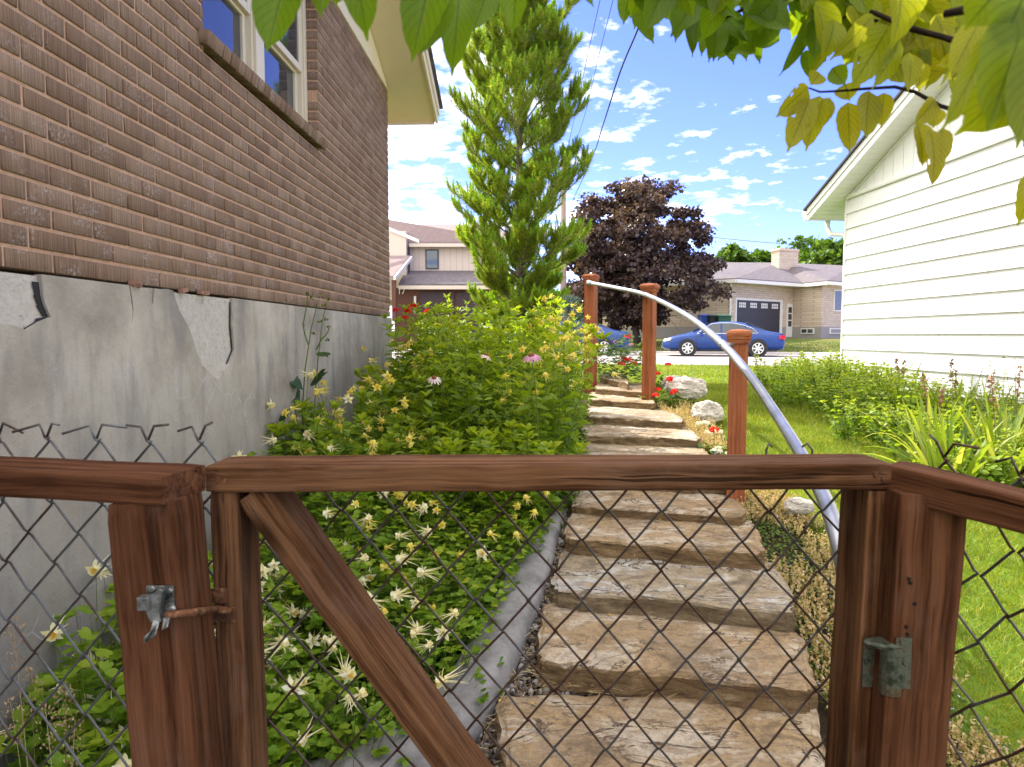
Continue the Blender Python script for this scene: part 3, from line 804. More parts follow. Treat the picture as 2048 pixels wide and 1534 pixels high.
# ================================================================== blue saloon cars
g = G('car_paint', .35, (.008, .045, .21), spec=.35); g.b.inputs['Coat Weight'].default_value = .2; g.b.inputs['Coat Roughness'].default_value = .05
M['car_blue'] = g.m
M['tyre'] = mat_plain('tyre_rubber', (.02, .02, .02), .85)
M['alloy'] = mat_plain('alloy', (.75, .75, .75), .3, .7, var=.02)
M['chrome'] = mat_plain('chrome', (.75, .76, .78), .15, .9, var=.02)
g = G('car_glass', .04, (.02, .03, .035), spec=.9); M['car_glass'] = g.m
M['tail_red'] = mat_plain('tail_lamp', (.55, .02, .03), .2)
M['head_clear'] = mat_plain('head_lamp', (.7, .72, .74), .1, .3)
M['trim_black'] = mat_plain('black_trim', (.02, .02, .022), .6)
M['plate'] = mat_plain('number_plate', (.6, .6, .62), .5)
def make_car():
    root = empty('parked_car', (0, 0, 0))
    # x forward (nose at +2.5), y to the side, z up; stations: x, half width, z bottom, z shoulder, z deck/roof centre, half roof width
    st = [(-2.50, .62, .34, .74, .82, .50), (-2.44, .80, .26, .80, .93, .66), (-2.2, .89, .22, .86, 1.00, .72), (-1.75, .92, .21, .90, 1.04, .70), (-1.25, .925, .20, .91, 1.30, .60), (-.75, .925, .20, .91, 1.43, .56),
          (-.1, .925, .20, .905, 1.47, .57), (.45, .925, .20, .90, 1.43, .57), (1.0, .92, .20, .88, 1.16, .62), (1.35, .915, .20, .86, .98, .70), (1.8, .90, .21, .81, .90, .72), (2.2, .86, .23, .72, .80, .68), (2.42, .74, .28, .62, .68, .58), (2.50, .55, .34, .54, .57, .42)]
    V, Fq = [], []
    def ring_(x, w, zb, zs, zt, wr):
        half = [(0, zb), (w * .80, zb), (w * .97, zb + (zs - zb) * .22), (w * 1.0, zb + (zs - zb) * .55), (w * .97, zs - .05), (w * .93, zs), (wr + (w * .93 - wr) * .42, zs + (zt - zs) * .52), (wr + .04, zt - .06 * min(1, (zt - zs) / .3)), (wr * .75, zt - .012), (0, zt)]
        r = half + [(-y, z) for y, z in half[-2:0:-1]]
        return [(x, y, z) for y, z in r]
    rings = [ring_(*s) for s in st]; n = len(rings[0])
    for r in rings: V += r
    for i in range(len(rings) - 1):
        for j in range(n): Fq.append((i * n + j, i * n + (j + 1) % n, (i + 1) * n + (j + 1) % n, (i + 1) * n + j))
    mb = MB(); mb.add(V, Fq + [tuple(range(n))[::-1], tuple(range((len(rings) - 1) * n, len(rings) * n))])
    body = mb.build('body', M['car_blue'], root, smooth=True)
    ss = body.modifiers.new('sub', 'SUBSURF'); ss.levels = ss.render_levels = 2
    # side glass: panels set just proud of the cabin side
    def side_y(x, z):
        xs_ = [s[0] for s in st]; w = np.interp(x, xs_, [s[1] for s in st]); zs = np.interp(x, xs_, [s[3] for s in st]); zt = np.interp(x, xs_, [s[4] for s in st]); wr = np.interp(x, xs_, [s[5] for s in st])
        t = np.clip((z - zs) / max(zt - zs, .05), 0, 1); return float(np.interp(t, [0, .52, 1], [w * .93, wr + (w * .93 - wr) * .42, wr + .05]))
    panes = [[(.98, .95), (.10, .95), (.10, 1.345), (.42, 1.325), (.70, 1.17)], [(.02, .95), (-.90, .95), (-.96, 1.10), (-.72, 1.30), (-.40, 1.345), (.02, 1.35)], [(-.98, .96), (-1.38, .97), (-1.18, 1.12), (-.86, 1.245), (-1.02, 1.10)]]
    for sgn in (1, -1):
        for pn in panes:
            mb = MB(); mb.prism([(x, sgn * (side_y(x, z) + .004), z) for x, z in pn], (0, -sgn * .03, 0)); mb.build('side_window', M['car_glass'], root)
        mb = MB(); mb.tube([(1.05, sgn * (side_y(1.0, .95) + .01), .938), (.1, sgn * (side_y(.1, .94) + .012), .938), (-.9, sgn * (side_y(-.9, .94) + .012), .938), (-1.42, sgn * (side_y(-1.4, .95) + .01), .955), (-1.18, sgn * (side_y(-1.18, 1.15) + .008), 1.15), (-.84, sgn * (side_y(-.84, 1.28) + .008), 1.28), (-.4, sgn * (side_y(-.4, 1.36) + .006), 1.372), (.1, sgn * (side_y(.1, 1.37) + .006), 1.38), (.45, sgn * (side_y(.45, 1.34) + .006), 1.345), (.72, sgn * (side_y(.72, 1.19) + .006), 1.195), (1.05, sgn * (side_y(1.0, .95) + .01), .938)], .010, 5)
        mb.build('window_trim', M['chrome'], root)
        for hx in (.18, -.82):
            mb = MB(); mb.box((hx, sgn * .925, .80), (.16, .03, .028)); mb.build('door_handle', M['chrome'], root, bev=.008)
        mb = MB(); mb.box((.02, sgn * .928, .50), (2.3, .012, .03)); mb.build('side_moulding', M['car_blue'], root, bev=.004)
        for dx in (1.08, .06, -1.02):
            mb = MB(); mb.box((dx, sgn * .912, .62), (.008, .03, .56)); mb.build('door_gap', M['trim_black'], root)
        mb = MB(); mb.lathe([(.0, -.09), (.055, -.08), (.07, 0), (.055, .06), (0, .07)], 10, Matrix.Translation((.88, sgn * .985, .97)) @ Matrix.Rotation(math.pi / 2, 4, 'X') @ Matrix.Scale(1.2, 4, (1, 0, 0)))
        mb.build('mirror', M['car_blue'], root, smooth=True)
        mb = MB(); mb.prism([(2.46, sgn * .44, .60), (2.36, sgn * .76, .60), (2.12, sgn * .855, .66), (2.10, sgn * .80, .745), (2.38, sgn * .62, .70)], (.025, sgn * .022, .012)); mb.build('headlight', M['head_clear'], root, bev=.01)
        mb = MB(); mb.prism([(-2.49, sgn * .48, .70), (-2.43, sgn * .80, .68), (-2.20, sgn * .90, .72), (-2.24, sgn * .86, .86), (-2.47, sgn * .70, .87)], (-.02, sgn * .02, 0)); mb.build('tail_light', M['tail_red'], root, bev=.01)
        for wx in (1.43, -1.40):
            mb = MB(); mb.lathe([(.385, -.01), (.385, .012), (.0, .012)], 28, Matrix.Translation((wx, sgn * .915, .335)) @ Matrix.Rotation(-sgn * math.pi / 2, 4, 'X')); mb.build('wheel_arch', M['trim_black'], root)
            Mw = Matrix.Translation((wx, sgn * .82, .325)) @ Matrix.Rotation(-sgn * math.pi / 2, 4, 'X')
            mb = MB(); mb.lathe([(.20, -.1), (.30, -.11), (.325, -.08), (.325, .08), (.30, .112), (.235, .116), (.225, .10), (.0, .08)], 32, Mw); wh = mb.build('wheel', M['tyre'], root, smooth=False)
            mb = MB(); mb.lathe([(.215, .095), (.232, .124), (.222, .128), (.20, .105)], 32, Mw); mb.lathe([(.0, .09), (.065, .12), (.05, .13), (0, .13)], 16, Mw)
            for k in range(7):
                Mk = Mw @ Matrix.Rotation(k * 2 * math.pi / 7, 4, 'Z'); mb.box((0, 0, 0), (.17, .062, .02), None); vs = mb.v[-8:]; mb.v[-8:] = [tuple(Mk @ (Vector(v) + Vector((.14, 0, .112)))) for v in vs]
            q = mb.build('rim', M['alloy'], None); q.parent = wh
    def strip(name, pts, mat): mb = MB(); mb.prism(pts, (.02, 0, 0)); mb.build(name, mat, root, bev=.008)
    strip('grille', [(2.495, -.28, .44), (2.495, .28, .44), (2.49, .32, .58), (2.49, -.32, .58)], M['chrome'])
    strip('number_plate', [(2.51, -.16, .33), (2.51, .16, .33), (2.51, .16, .42), (2.51, -.16, .42)], M['plate'])
    def screen(name, rows):
        mb = MB(); a_, b2 = rows
        P = [(x, s_ * w, z) for (x, w, z) in (a_, b2) for s_ in (1, -1)]
        mb.prism([P[0], P[1], P[3], P[2]], (.012 * (1 if a_[0] > 0 else -1), 0, .015)); mb.build(name, M['car_glass'], root)
    screen('windscreen', ((1.22, .72, 1.035), (.56, .56, 1.38))); screen('rear_window', ((-1.66, .68, 1.07), (-.98, .55, 1.375)))
    mb = MB(); mb.box((0, 0, .24), (4.3, 1.6, .10)); mb.build('underbody', M['trim_black'], root)
    return root
car = make_car()
tag(car, 'blue four door car with silver alloy wheels parked across the street', 'car', 'blue cars parked along the far kerb')
ang = math.pi + math.atan2(-.309, .951) * .75
cc = at(1443, 700, 28.3)
ctl = tree_list(car)
car2 = copy_tree(car, ctl)
car.location = (cc.x, 28.3, -.812); car.rotation_euler.z = ang; car.scale = (.935, .935, .95)
car2.location = (at(1258, 700, 30.5).x - 2.45, 31.0 - .55, -.812); car2.rotation_euler.z = ang + .05
car2['label'] = 'blue car mostly hidden by plants, its rear showing behind the far rail post'

# ================================================================== wheelie bins by the tan house
def make_bin(c, name):
    m = mat_plain(name + '_plastic', c, .5)
    root = empty('wheelie_bin', (0, 0, 0), cat='bin', group='wheelie bins beside the tan house')
    mb = MB(); mb.add([(-.24, -.27, .06), (.24, -.27, .06), (.24, .24, .06), (-.24, .24, .06), (-.30, -.36, 1.0), (.30, -.36, 1.0), (.30, .34, 1.0), (-.30, .34, 1.0)], [(3, 2, 1, 0), (4, 5, 6, 7), (0, 1, 5, 4), (1, 2, 6, 5), (2, 3, 7, 6), (3, 0, 4, 7)])
    mb.build('bin_body', m, root, bev=.02)
    mb = MB(); mb.prism([(-.32, -.40, 1.0), (-.32, .36, 1.0), (-.32, .36, 1.06), (-.32, .1, 1.11), (-.32, -.40, 1.05)], (.64, 0, 0)); mb.build('lid', m, root, bev=.015)
    for sx_ in (-1, 1):
        mb = MB(); mb.lathe([(0, -.03), (.12, -.03), (.12, .03), (0, .03)], 16, Matrix.Translation((sx_ * .27, .26, .12)) @ Matrix.Rotation(math.pi / 2, 4, 'Y')); mb.build('wheel', M['tyre'], root)
    return root
for (px, Y, c, nm, lb) in ((1411, 38.6, (.02, .07, .38), 'blue', 'bright blue wheelie bin under the purple tree'), (1428, 38.2, (.015, .018, .02), 'black', 'black wheelie bin standing between the blue and green bins'), (1445, 37.8, (.02, .10, .06), 'green', 'dark green wheelie bin nearest the garage wall')):
    b_ = make_bin(c, nm); b_['label'] = lb
    x = at(px, 660, Y).x; b_.location = (x, Y, float(gz(x, Y)))
    b_.scale = (1.15, 1.15, 1.25)

# ================================================================== pole and wires
M['pole'] = mat_plain('pole_timber', (.27, .20, .17), .9, var=.25, scale=3)
pp = at(1126, 671, 32)
root = empty('utility_pole', (pp.x, 32, -.85), label='weathered wooden utility pole rising behind the pine tree', cat='utility pole')
mb = MB(); mb.tube([(pp.x, 32, -1.2), (pp.x, 32, 3), (pp.x - .03, 32, 7.9)], [.155, .14, .11], 12); mb.build('pole', M['pole'], root, smooth=True)
M['cable'] = mat_plain('cable_black', (.012, .014, .018), .6)
def cable(pts, r, label):
    P = [at(*p) for p in pts]; n = len(P)
    # smooth Catmull-Rom through the surveyed points
    out_ = []
    for i in range(n - 1):
        a, b_, c, d = P[max(i - 1, 0)], P[i], P[i + 1], P[min(i + 2, n - 1)]
        for k in range(10):
            t = k / 10; out_.append(.5 * ((2 * b_) + (c - a) * t + (2 * a - 5 * b_ + 4 * c - d) * t * t + (3 * b_ - a - 3 * c + d) * t ** 3))
    out_.append(P[-1])
    mb = MB(); mb.tube(out_, r, 6); o = mb.build('power_cable', M['cable'], None, smooth=True); tag(o, label, 'cable')
cable([(1136, 420, 31.5), (1178, 330, 16), (1206, 250, 11.5), (1240, 145, 8.8), (1275, 60, 7.4), (1325, -70, 6.2), (1420, -330, 5.0)], .0095, 'thick black service cable slanting up from behind the pine into the leaves')
cable([(1128, 330, 31.9), (1151, 225, 24), (1175, 112, 18), (1200, 0, 14), (1215, -70, 12.5)], .008, 'thin wire nearer the pine, left of a parallel pair in the sky')
cable([(1134, 332, 31.9), (1167, 238, 24), (1196, 118, 18), (1226, 0, 14), (1245, -70, 12.5)], .008, 'thin wire between the black service cable and another thin wire')
cable([(1300, 458, 60), (1440, 476, 60), (1560, 487, 60), (1700, 494, 60)], .02, 'faint level wire in the sky above the tan house roof')

# ================================================================== trees
def bark(name, a, b_):
    g = G(name, .95, spec=.1); f = g.noise(g.obj((6, 6, 1)), 3.0, 8, .7); g.col(g.ramp(f, [(.3, a), (.7, b_)])).bump(f, .8, .02); return g.m
M['bark_dark'] = bark('bark_dark', (.035, .026, .022), (.10, .075, .06))
M['bark_grey'] = bark('bark_grey', (.11, .085, .07), (.26, .21, .18))
M['maple_leaf'] = mat_leaf('maple_leaf', [(0, (.040, .026, .034)), (.5, (.072, .046, .054)), (.80, (.125, .082, .066)), (1, (.20, .135, .09))], .30, .35)
M['green_leaf'] = mat_leaf('green_leaf', [(0, (.045, .10, .012)), (.6, (.09, .18, .02)), (1, (.17, .26, .03))], .45)
def limb_tree(label, name, base, H, spread, trunk_r, crown_z0, leafmat, barkmat, nleaf, leaf_size, seed, group=None, squash=1.0, trunk_h=.3):
    rg = np.random.default_rng(seed); rd = random.Random(seed)
    root = empty(name, base, label=label, cat='tree', group=group)
    B0 = Vector(base); mb = MB(); tips = []
    def grow(p, d, L, r, depth):
        pts, rs = [p], [r]; n = 5
        for k in range(n):
            d = (d + Vector((rd.gauss(0, .10), rd.gauss(0, .10), rd.gauss(.03, .06)))).normalized()
            p = p + d * (L / n); pts.append(p); rs.append(r * (1 - .55 * (k + 1) / n))
            if depth >= 2: tips.append(p.copy())
        mb.tube(pts, rs, 6)
        if depth < 3:
            for k in range(rd.randint(3, 4) if depth else 7):
                a = rd.uniform(0, 2 * math.pi); tilt = rd.uniform(.5, 1.0) if depth else rd.uniform(.35, 1.25)
                o = d.orthogonal().normalized(); o = (Matrix.Rotation(a, 3, d) @ o)
                nd = (d * math.cos(tilt) + o * math.sin(tilt)).normalized()
                q = pts[rd.randint(2, n)]
                grow(q, nd, L * rd.uniform(.60, .80) if depth else spread * rd.uniform(.55, .75), rs[-1] * rd.uniform(.6, .85) + .004, depth + 1)
    grow(B0 - Vector((0, 0, .1)), Vector((0, 0, 1)), H * trunk_h + .1, trunk_r, 0)
    mb.build('trunk', barkmat, root, smooth=True)
    # clumps fill an uneven ellipsoid, edge clumps leave gaps
    cz = crown_z0 + (H - crown_z0) / 2; hz = (H - crown_z0) / 2
    nc = 300
    u = rand_unit(nc); rr = rg.random(nc) ** (1 / 2.9)
    lump = 1 + .09 * np.sin(u[:, 0] * 5 + seed) + .08 * np.sin(u[:, 2] * 6 + 2 * seed) + .10 * np.sin(u[:, 1] * 7)
    cen = u * (rr * lump)[:, None]
    cen[:, 0] *= spread; cen[:, 1] *= spread * .95; cen[:, 2] *= hz * np.where(cen[:, 2] < 0, 1.0, 1.0)
    cen[:, :2] *= (1 - .25 * np.clip(cen[:, 2:3] / hz, 0, 1) ** 2) * squash
    cen += np.array([0, 0, cz]) + np.array(base)
    ci = rg.integers(0, nc, nleaf); cr = spread * .16 * (.6 + .8 * rg.random(nc))
    off_ = rand_unit(nleaf) * (rg.random(nleaf) ** .5)[:, None] * cr[ci][:, None]; off_[:, 2] *= .62
    pos = cen[ci] + off_
    pos = pos[pos[:, 2] > base[2] + crown_z0 * .55]; n = len(pos)
    d = rand_unit(n) + np.array([0, 0, -.45]); nn = rand_unit(n) * .8 + np.array([0, 0, 1.0])
    V, Fc, v = scatter(leafv(.9), LEAF_F, pos, frames(d, nn), leaf_size * (.6 + .8 * rg.random(n)), var=np.clip(.45 * rg.random(nc)[ci[:n]] + .55 * rg.random(n), 0, 1))
    np_mesh('crown', V, Fc, leafmat, root, var=v)
    return root
p = at(1275, 690, 37.5)
limb_tree('round purple leaved tree with dark trunk on the lawn across the street', 'maple_tree', (p.x, 37.5, float(gz(p.x, 37.5))), 8.5, 3.95, .24, .25, M['maple_leaf'], M['bark_dark'], 46000, .18, 11, trunk_h=.2)
for i, (px, top, Y, sp, lb) in enumerate(((1462, 494, 66, 1.9, 'leafy green treetop just right of the purple tree, over the roof'), (1520, 505, 68, 1.3, 'small green treetop left of the tan house chimney'), (1606, 478, 64, 3.2, 'broad green treetop directly right of the tan house chimney'), (1668, 474, 60, 2.8, 'tall green treetop at the corner of the white sided house'))):
    H = at(px, top, Y).z + .3
    p = at(px, 671, Y)
    limb_tree(lb, 'broadleaf_tree', (p.x, Y, -.06), H, sp, .2, max(1.5, H - sp * 2.2), M['green_leaf'], M['bark_dark'], 5200, .34, 40 + i, 'green trees beyond the tan house', trunk_h=.45)

for i, (px, top, Y, sp, lb) in enumerate(((1085, 575, 58, 2.6, 'green treetop low behind the pine, left of the utility pole'), (1165, 590, 60, 2.4, 'green treetop between the utility pole and the purple tree'), (985, 590, 64, 3.0, 'green treetop behind the two storey house and the pine'))):
    p = at(px, 671, Y); H = at(px, top, Y).z + .1
    limb_tree(lb, 'broadleaf_tree', (p.x, Y, -.06), H, sp, .2, .4, M['green_leaf'], M['bark_dark'], 4200, .36, 60 + i, 'green trees beyond the street', trunk_h=.3)
# ---- the tall young pine beyond the end of the bed
M['pine'] = mat_leaf('pine_needle', [(0, (.08, .15, .02)), (.5, (.25, .36, .045)), (.8, (.42, .48, .07)), (1, (.54, .47, .17))], .6, .45)
M['candle'] = mat_leaf('pine_candle', [(0, (.20, .42, .03)), (1, (.34, .54, .05))], .55, .45)
PB = at(1040, 671, 11.2); PB.z = -.75
pine = empty('pine_tree', tuple(PB), label='tall young pine with upswept bright green shoots beyond the flower bed', cat='tree')
rg = np.random.default_rng(5); rd = random.Random(5)
tr = MB(); bp = MB(); shoots = []
HP = 7.3
tr.tube([PB + Vector((.015 * math.sin(k), 0, HP * k / 10)) for k in range(11)], [.075 * (1 - .9 * k / 10) + .006 for k in range(11)], 8)
def branch(p, d, L, r, depth):
    pts, rs, n = [p], [r], 7
    for k in range(n):
        d = (d + Vector((rd.gauss(0, .06), rd.gauss(0, .06), .045 + .02 * depth))).normalized()
        p = p + d * L / n; pts.append(p); rs.append(max(.0035, r * (1 - .75 * (k + 1) / n)))
        if True: shoots.append((p - d * L / n * .5, d.copy(), rd.uniform(.8, 1.0), False))
        if depth < 2 and k >= 1 and k < n - 1:
            for sgn in (-1, 1):
                if rd.random() < (.82 if depth == 0 else .36):
                    ax = d.cross(Vector((0, 0, 1))); ax = ax.normalized() if ax.length > .1 else Vector((1, 0, 0))
                    nd = (d * .7 + ax * sgn * rd.uniform(.45, .9) + Vector((0, 0, rd.uniform(-.05, .45)))).normalized()
                    branch(p, nd, L * rd.uniform(.26, .42) * (1.25 - k / n * .6), r * .5, depth + 1)
    bp.tube(pts, rs, 5)
    shoots.append((p, d.copy(), 1.0, True))
z = .55
while z < HP - .12:
    t = z / HP
    reach = float(np.interp(z, [.5, 1.0, 1.6, 2.4, 3.4, 4.2, 5.0, 5.8, 6.5, 7.2], [.66, .84, 1.04, 1.15, 1.06, .95, .78, .48, .28, .10]))
    nb = rd.randint(5, 7) if t < .85 else 5; a0 = rd.uniform(0, 6.3)
    for k in range(nb):
        a = a0 + k * 2 * math.pi / nb + rd.uniform(-.35, .35); el = .18 + .62 * t + rd.uniform(-.12, .2)
        L = reach / math.cos(min(1.1, el + .15)) * rd.uniform(.66, 1.08)
        branch(PB + Vector((0, 0, z + rd.uniform(-.10, .10))), Vector((math.cos(a) * math.cos(el), math.sin(a) * math.cos(el), math.sin(el))), L, .016 * (1 - t) + .006, 0)
    z += .31 + .05 * (1 - t)
shoots.append((PB + Vector((0, 0, HP)), Vector((0, 0, 1)), 1.2, True))
tk = tr.build('trunk', M['bark_grey'], pine, smooth=True); bp.build('branch', M['bark_grey'], pine, smooth=True)
sp = np.array([list(s[0]) for s in shoots]); sd_ = unit(np.array([list(s[1]) for s in shoots])); tip = np.array([s[3] for s in shoots])
NN = 19
idx = np.repeat(np.arange(len(sp)), NN); n = len(idx)
tpos = rg.uniform(-.075, .06, n)
bas = sp[idx] + sd_[idx] * tpos[:, None]
side_ = np.cross(sd_[idx], rand_unit(n)); side_ = unit(side_)
nd = unit(sd_[idx] * rg.uniform(.35, 1.0, n)[:, None] + side_ * .75)
NV = [(-.5, 0, 0), (.5, 0, 0), (0, 1, 0)]
shoot_tone = rg.random(len(sp))
V1 = scatter(np.array(NV) * [1, 1, 1], [(0, 1, 2)], bas, frames(nd, rand_unit(n)), np.c_[np.full(n, .0062), rg.uniform(.055, .10, n), np.ones(n)], var=np.clip(.62 * shoot_tone[idx] + .38 * rg.random(n), 0, 1))
np_mesh('needles', V1[0], V1[1], M['pine'], pine, var=V1[2])
cs = np.where(tip | (rg.random(len(sp)) < .22))[0]
KC = 46
idx = np.repeat(cs, KC); n = len(idx)
cd = unit(sd_[idx] + np.array([0, 0, .9]))
bas = sp[idx] + cd * rg.uniform(.0, .11, n)[:, None]
side_ = unit(np.cross(cd, rand_unit(n))); nd = unit(cd * 1.3 + side_ * .6)
V1 = scatter(np.array(NV), [(0, 1, 2)], bas, frames(nd, rand_unit(n)), np.c_[np.full(n, .007), rg.uniform(.03, .055, n), np.ones(n)])
np_mesh('young_shoots', V1[0], V1[1], M['candle'], pine, var=V1[2])
# ---- small blue spruce behind the first rail post
M['spruce'] = mat_leaf('spruce_needle', [(0, (.10, .17, .16)), (1, (.24, .34, .33))], .2, .5)
bs = at(1140, 671, 9.2); bs.z = -.72
spr = empty('spruce_shrub', tuple(bs), label='small blue grey spruce behind the flower bed by the first rail post', cat='shrub')
mb = MB(); mb.tube([bs, bs + Vector((0, 0, 1.14))], [.03, .008], 6); mb.build('trunk', M['bark_grey'], spr)
pts = []
for k in range(190):
    t = rd.random() ** .8; a = rd.uniform(0, 6.3); L = .50 * (1 - t) + .05
    for j in range(4): pts.append((bs + Vector((math.cos(a) * L * (j + 1) / 4, math.sin(a) * L * (j + 1) / 4, .08 + t * 1.08 + .03 * j)), Vector((math.cos(a), math.sin(a), .25))))
sp2 = np.array([list(a) for a, _ in pts]); sdd = unit(np.array([list(b_) for _, b_ in pts])); idx = np.repeat(np.arange(len(sp2)), 26); n = len(idx)
nd = unit(sdd[idx] * .6 + rand_unit(n))
V1 = scatter(np.array(NV), [(0, 1, 2)], sp2[idx] + sdd[idx] * rg.uniform(-.05, .05, n)[:, None], frames(nd, rand_unit(n)), np.c_[np.full(n, .006), rg.uniform(.02, .035, n), np.ones(n)])
np_mesh('needles', V1[0], V1[1], M['spruce'], spr, var=V1[2])

# ================================================================== boards: grain runs along local x
def board(name, p0, p1, w, h, side, mat, parent, rough=.0012, lean=None):
    """w across `side`, h square to it; p0 -> p1 is the centre line"""
    p0, p1 = Vector(p0), Vector(p1); x = p1 - p0; L = x.length; x.normalize()
    y = Vector(side); y = (y - x * y.dot(x)).normalized(); z = x.cross(y)
    Mx = Matrix(((x.x, y.x, z.x, p0.x), (x.y, y.y, z.y, p0.y), (x.z, y.z, z.z, p0.z), (0, 0, 0, 1)))
    c = .0035; prof = []
    for sy, sz in ((-1, -1), (1, -1), (1, 1), (-1, 1)):
        for k in range(3):
            a = math.pi / 4 * k + {(-1, -1): math.pi, (1, -1): 1.5 * math.pi, (1, 1): 0, (-1, 1): .5 * math.pi}[(sy, sz)]
            prof.append((sy * (w / 2 - c) + c * math.cos(a), sz * (h / 2 - c) + c * math.sin(a)))
    n = max(2, int(L / .02)); k = len(prof); V, Fq = [], []
    sd = random.random() * 100
    for i in range(n + 1):
        xx = L * i / n; e = 0.004 if i in (0, n) else 0
        for (a, b_) in prof:
            q = noise.noise(Vector((xx * 9 + sd, a * 60, b_ * 60))) * rough + noise.noise(Vector((xx * 2.0 + sd, a * 9 + 7, b_ * 9))) * rough * 1.2
            f_ = 1 + q / max(abs(a), abs(b_), .01) - e / max(w, h)
            V.append((xx, a * f_, b_ * f_))
    for i in range(n):
        for j in range(k): Fq.append((i * k + j, i * k + (j + 1) % k, (i + 1) * k + (j + 1) % k, (i + 1) * k + j))
    mb = MB(); mb.add(V, Fq + [tuple(range(k))[::-1], tuple(range(n * k, (n + 1) * k))])
    o = mb.build(name, mat, None, matrix=Mx, smooth=False)
    adopt(o, parent); return o
def chain_mesh(width, height, pitch=.081, r=.0017, z_top_spikes=True, rag=0.0, seed=1):
    """woven diamond mesh in the local x/z plane, top edge at z=0"""
    rd = random.Random(seed); mb = MB(); pitch = pitch / 2; half = pitch / 2; n = int(width / half) + 2
    vh = .047
    for i in range(0, int(width / pitch) + 2):
        x0 = i * pitch; pts = []; steps = int(height / vh)
        zz0 = 0
        for k in range(steps + 1):
            s_ = 1 if ((k + i) % 2 == 0) else -1
            xx = x0 + s_ * half * 1.03; z_ = -k * vh
            jx, jz = rd.uniform(-1, 1) * rag, rd.uniform(-1, 1) * rag
            dy = .0025
            pts.append(Vector((xx - s_ * .004 + jx, -dy, z_ + .004 + jz))); pts.append(Vector((xx + jx, 0, z_ + jz))); pts.append(Vector((xx - s_ * .004 + jx, dy, z_ - .004 + jz)))
        mb.tube(pts, r, 5)
        if z_top_spikes and i % 2 == 0:
            p = pts[0]; mb.tube([p, p + Vector((-.010, .002, .020)), p + Vector((rd.uniform(-.05, -.02), rd.uniform(-.01, .01), .020 + rd.uniform(-.012, .012)))], r, 5)
            mb.tube([p + Vector((0, .003, 0)), p + Vector((.012, .0, .022)), p + Vector((rd.uniform(.02, .05), rd.uniform(-.01, .01), .018 + rd.uniform(-.014, .012)))], r, 5)
    return mb
def wire_mat(name, clean, rust, lo, hi):
    g = G(name, .5, spec=.5); f = g.noise(g.obj((1, 1, 1)), 14, 5, .6)
    g.col(g.mix(g.step(f, lo, hi), clean, rust)); g.set(g.b.inputs['Metallic'], .25); return g.m
M['wire_rust'] = wire_mat('wire_rust', (.09, .085, .08), (.062, .026, .016), .40, .56)
M['wire_zinc'] = wire_mat('wire_zinc', (.135, .14, .135), (.075, .045, .033), .48, .60)
g = G('latch_steel', .35, metal=.7); f = g.noise(g.obj(), 60, 6, .7); g.col(g.ramp(f, [(.35, (.05, .06, .05)), (.6, (.35, .36, .35))])); M['latch'] = g.m
g = G('latch_rust', .8, metal=.1); f = g.noise(g.obj(), 70, 6, .7); g.col(g.ramp(f, [(.35, (.055, .022, .012)), (.55, (.15, .055, .02)), (.75, (.42, .30, .16))])); M['latch_rust'] = g.m
M['nail'] = mat_plain('nail_hole', (.008, .006, .005), .9)

# ------------------------------------------------------------------ gate
gate = empty('gate', (.05, .99, -1.3), label='low reddish brown wooden gate with a diagonal brace and rusty chain link', cat='gate')
YF, YB = .95, 1.039
zt = at(1024, 930, YF).z; TH = .036
GW = M['gate_wood']
board('top_rail', (at(410, 930, YF).x, .9945, zt - TH / 2 - .002), (at(1790, 930, YF).x, .9945, zt - TH / 2 + .001), .089, TH, (0, 1, 0), GW, gate)
def stile(pxl_t, pxr_t, pxl_b, pxr_b, name='stile', mat=GW, Y0=YF, Y1=YB, ytop=983, parent=gate, zb=-1.30, extra=0):
    a = at((pxl_t + pxr_t) / 2, ytop, Y0); b_ = at((pxl_b + pxr_b) / 2, 1534, Y0)
    d = (b_ - a) / (b_.z - a.z); bot = a + d * (zb - a.z)
    w = (pxr_t - pxl_t) / F_PX * Y0
    ym = (Y0 + Y1) / 2
    return board(name, (bot.x, ym, zb), (a.x, ym, a.z + extra), w, Y1 - Y0, (1, 0, 0), mat, parent)
YS0, YS1 = YF + .003, YB - .003
stile(416, 473, 448, 487, Y0=YS0, Y1=YS1, extra=.0)
stile(1738, 1788, 1702, 1752, Y0=YS0, Y1=YS1, extra=.0)
# brace: front face 475..540 at the top, going down to the right-hand foot
bt = at(505, 984, YS0 + .012); bb = at(905, 1534, YS0 + .012); d = bb - bt
bz = bt + d * 1.72
board('brace', (bz.x, .995, bz.z), (bt.x - d.x * .0, .995, bt.z), .046, .078, (1, 0, .0), GW, gate)
board('bottom_rail', (at(470, 930, YF).x + .01, .995, -1.24), (at(1720, 930, YF).x - .04, .995, -1.24), .078, .036, (0, 1, 0), GW, gate)
cm = chain_mesh(.92, .86, r=.00195, rag=.0022, seed=3, z_top_spikes=False)
o = cm.build('chain_link', M['wire_rust'], None, matrix=Matrix.Translation((-.40, 1.046, zt - .040)), smooth=True); adopt(o, gate)
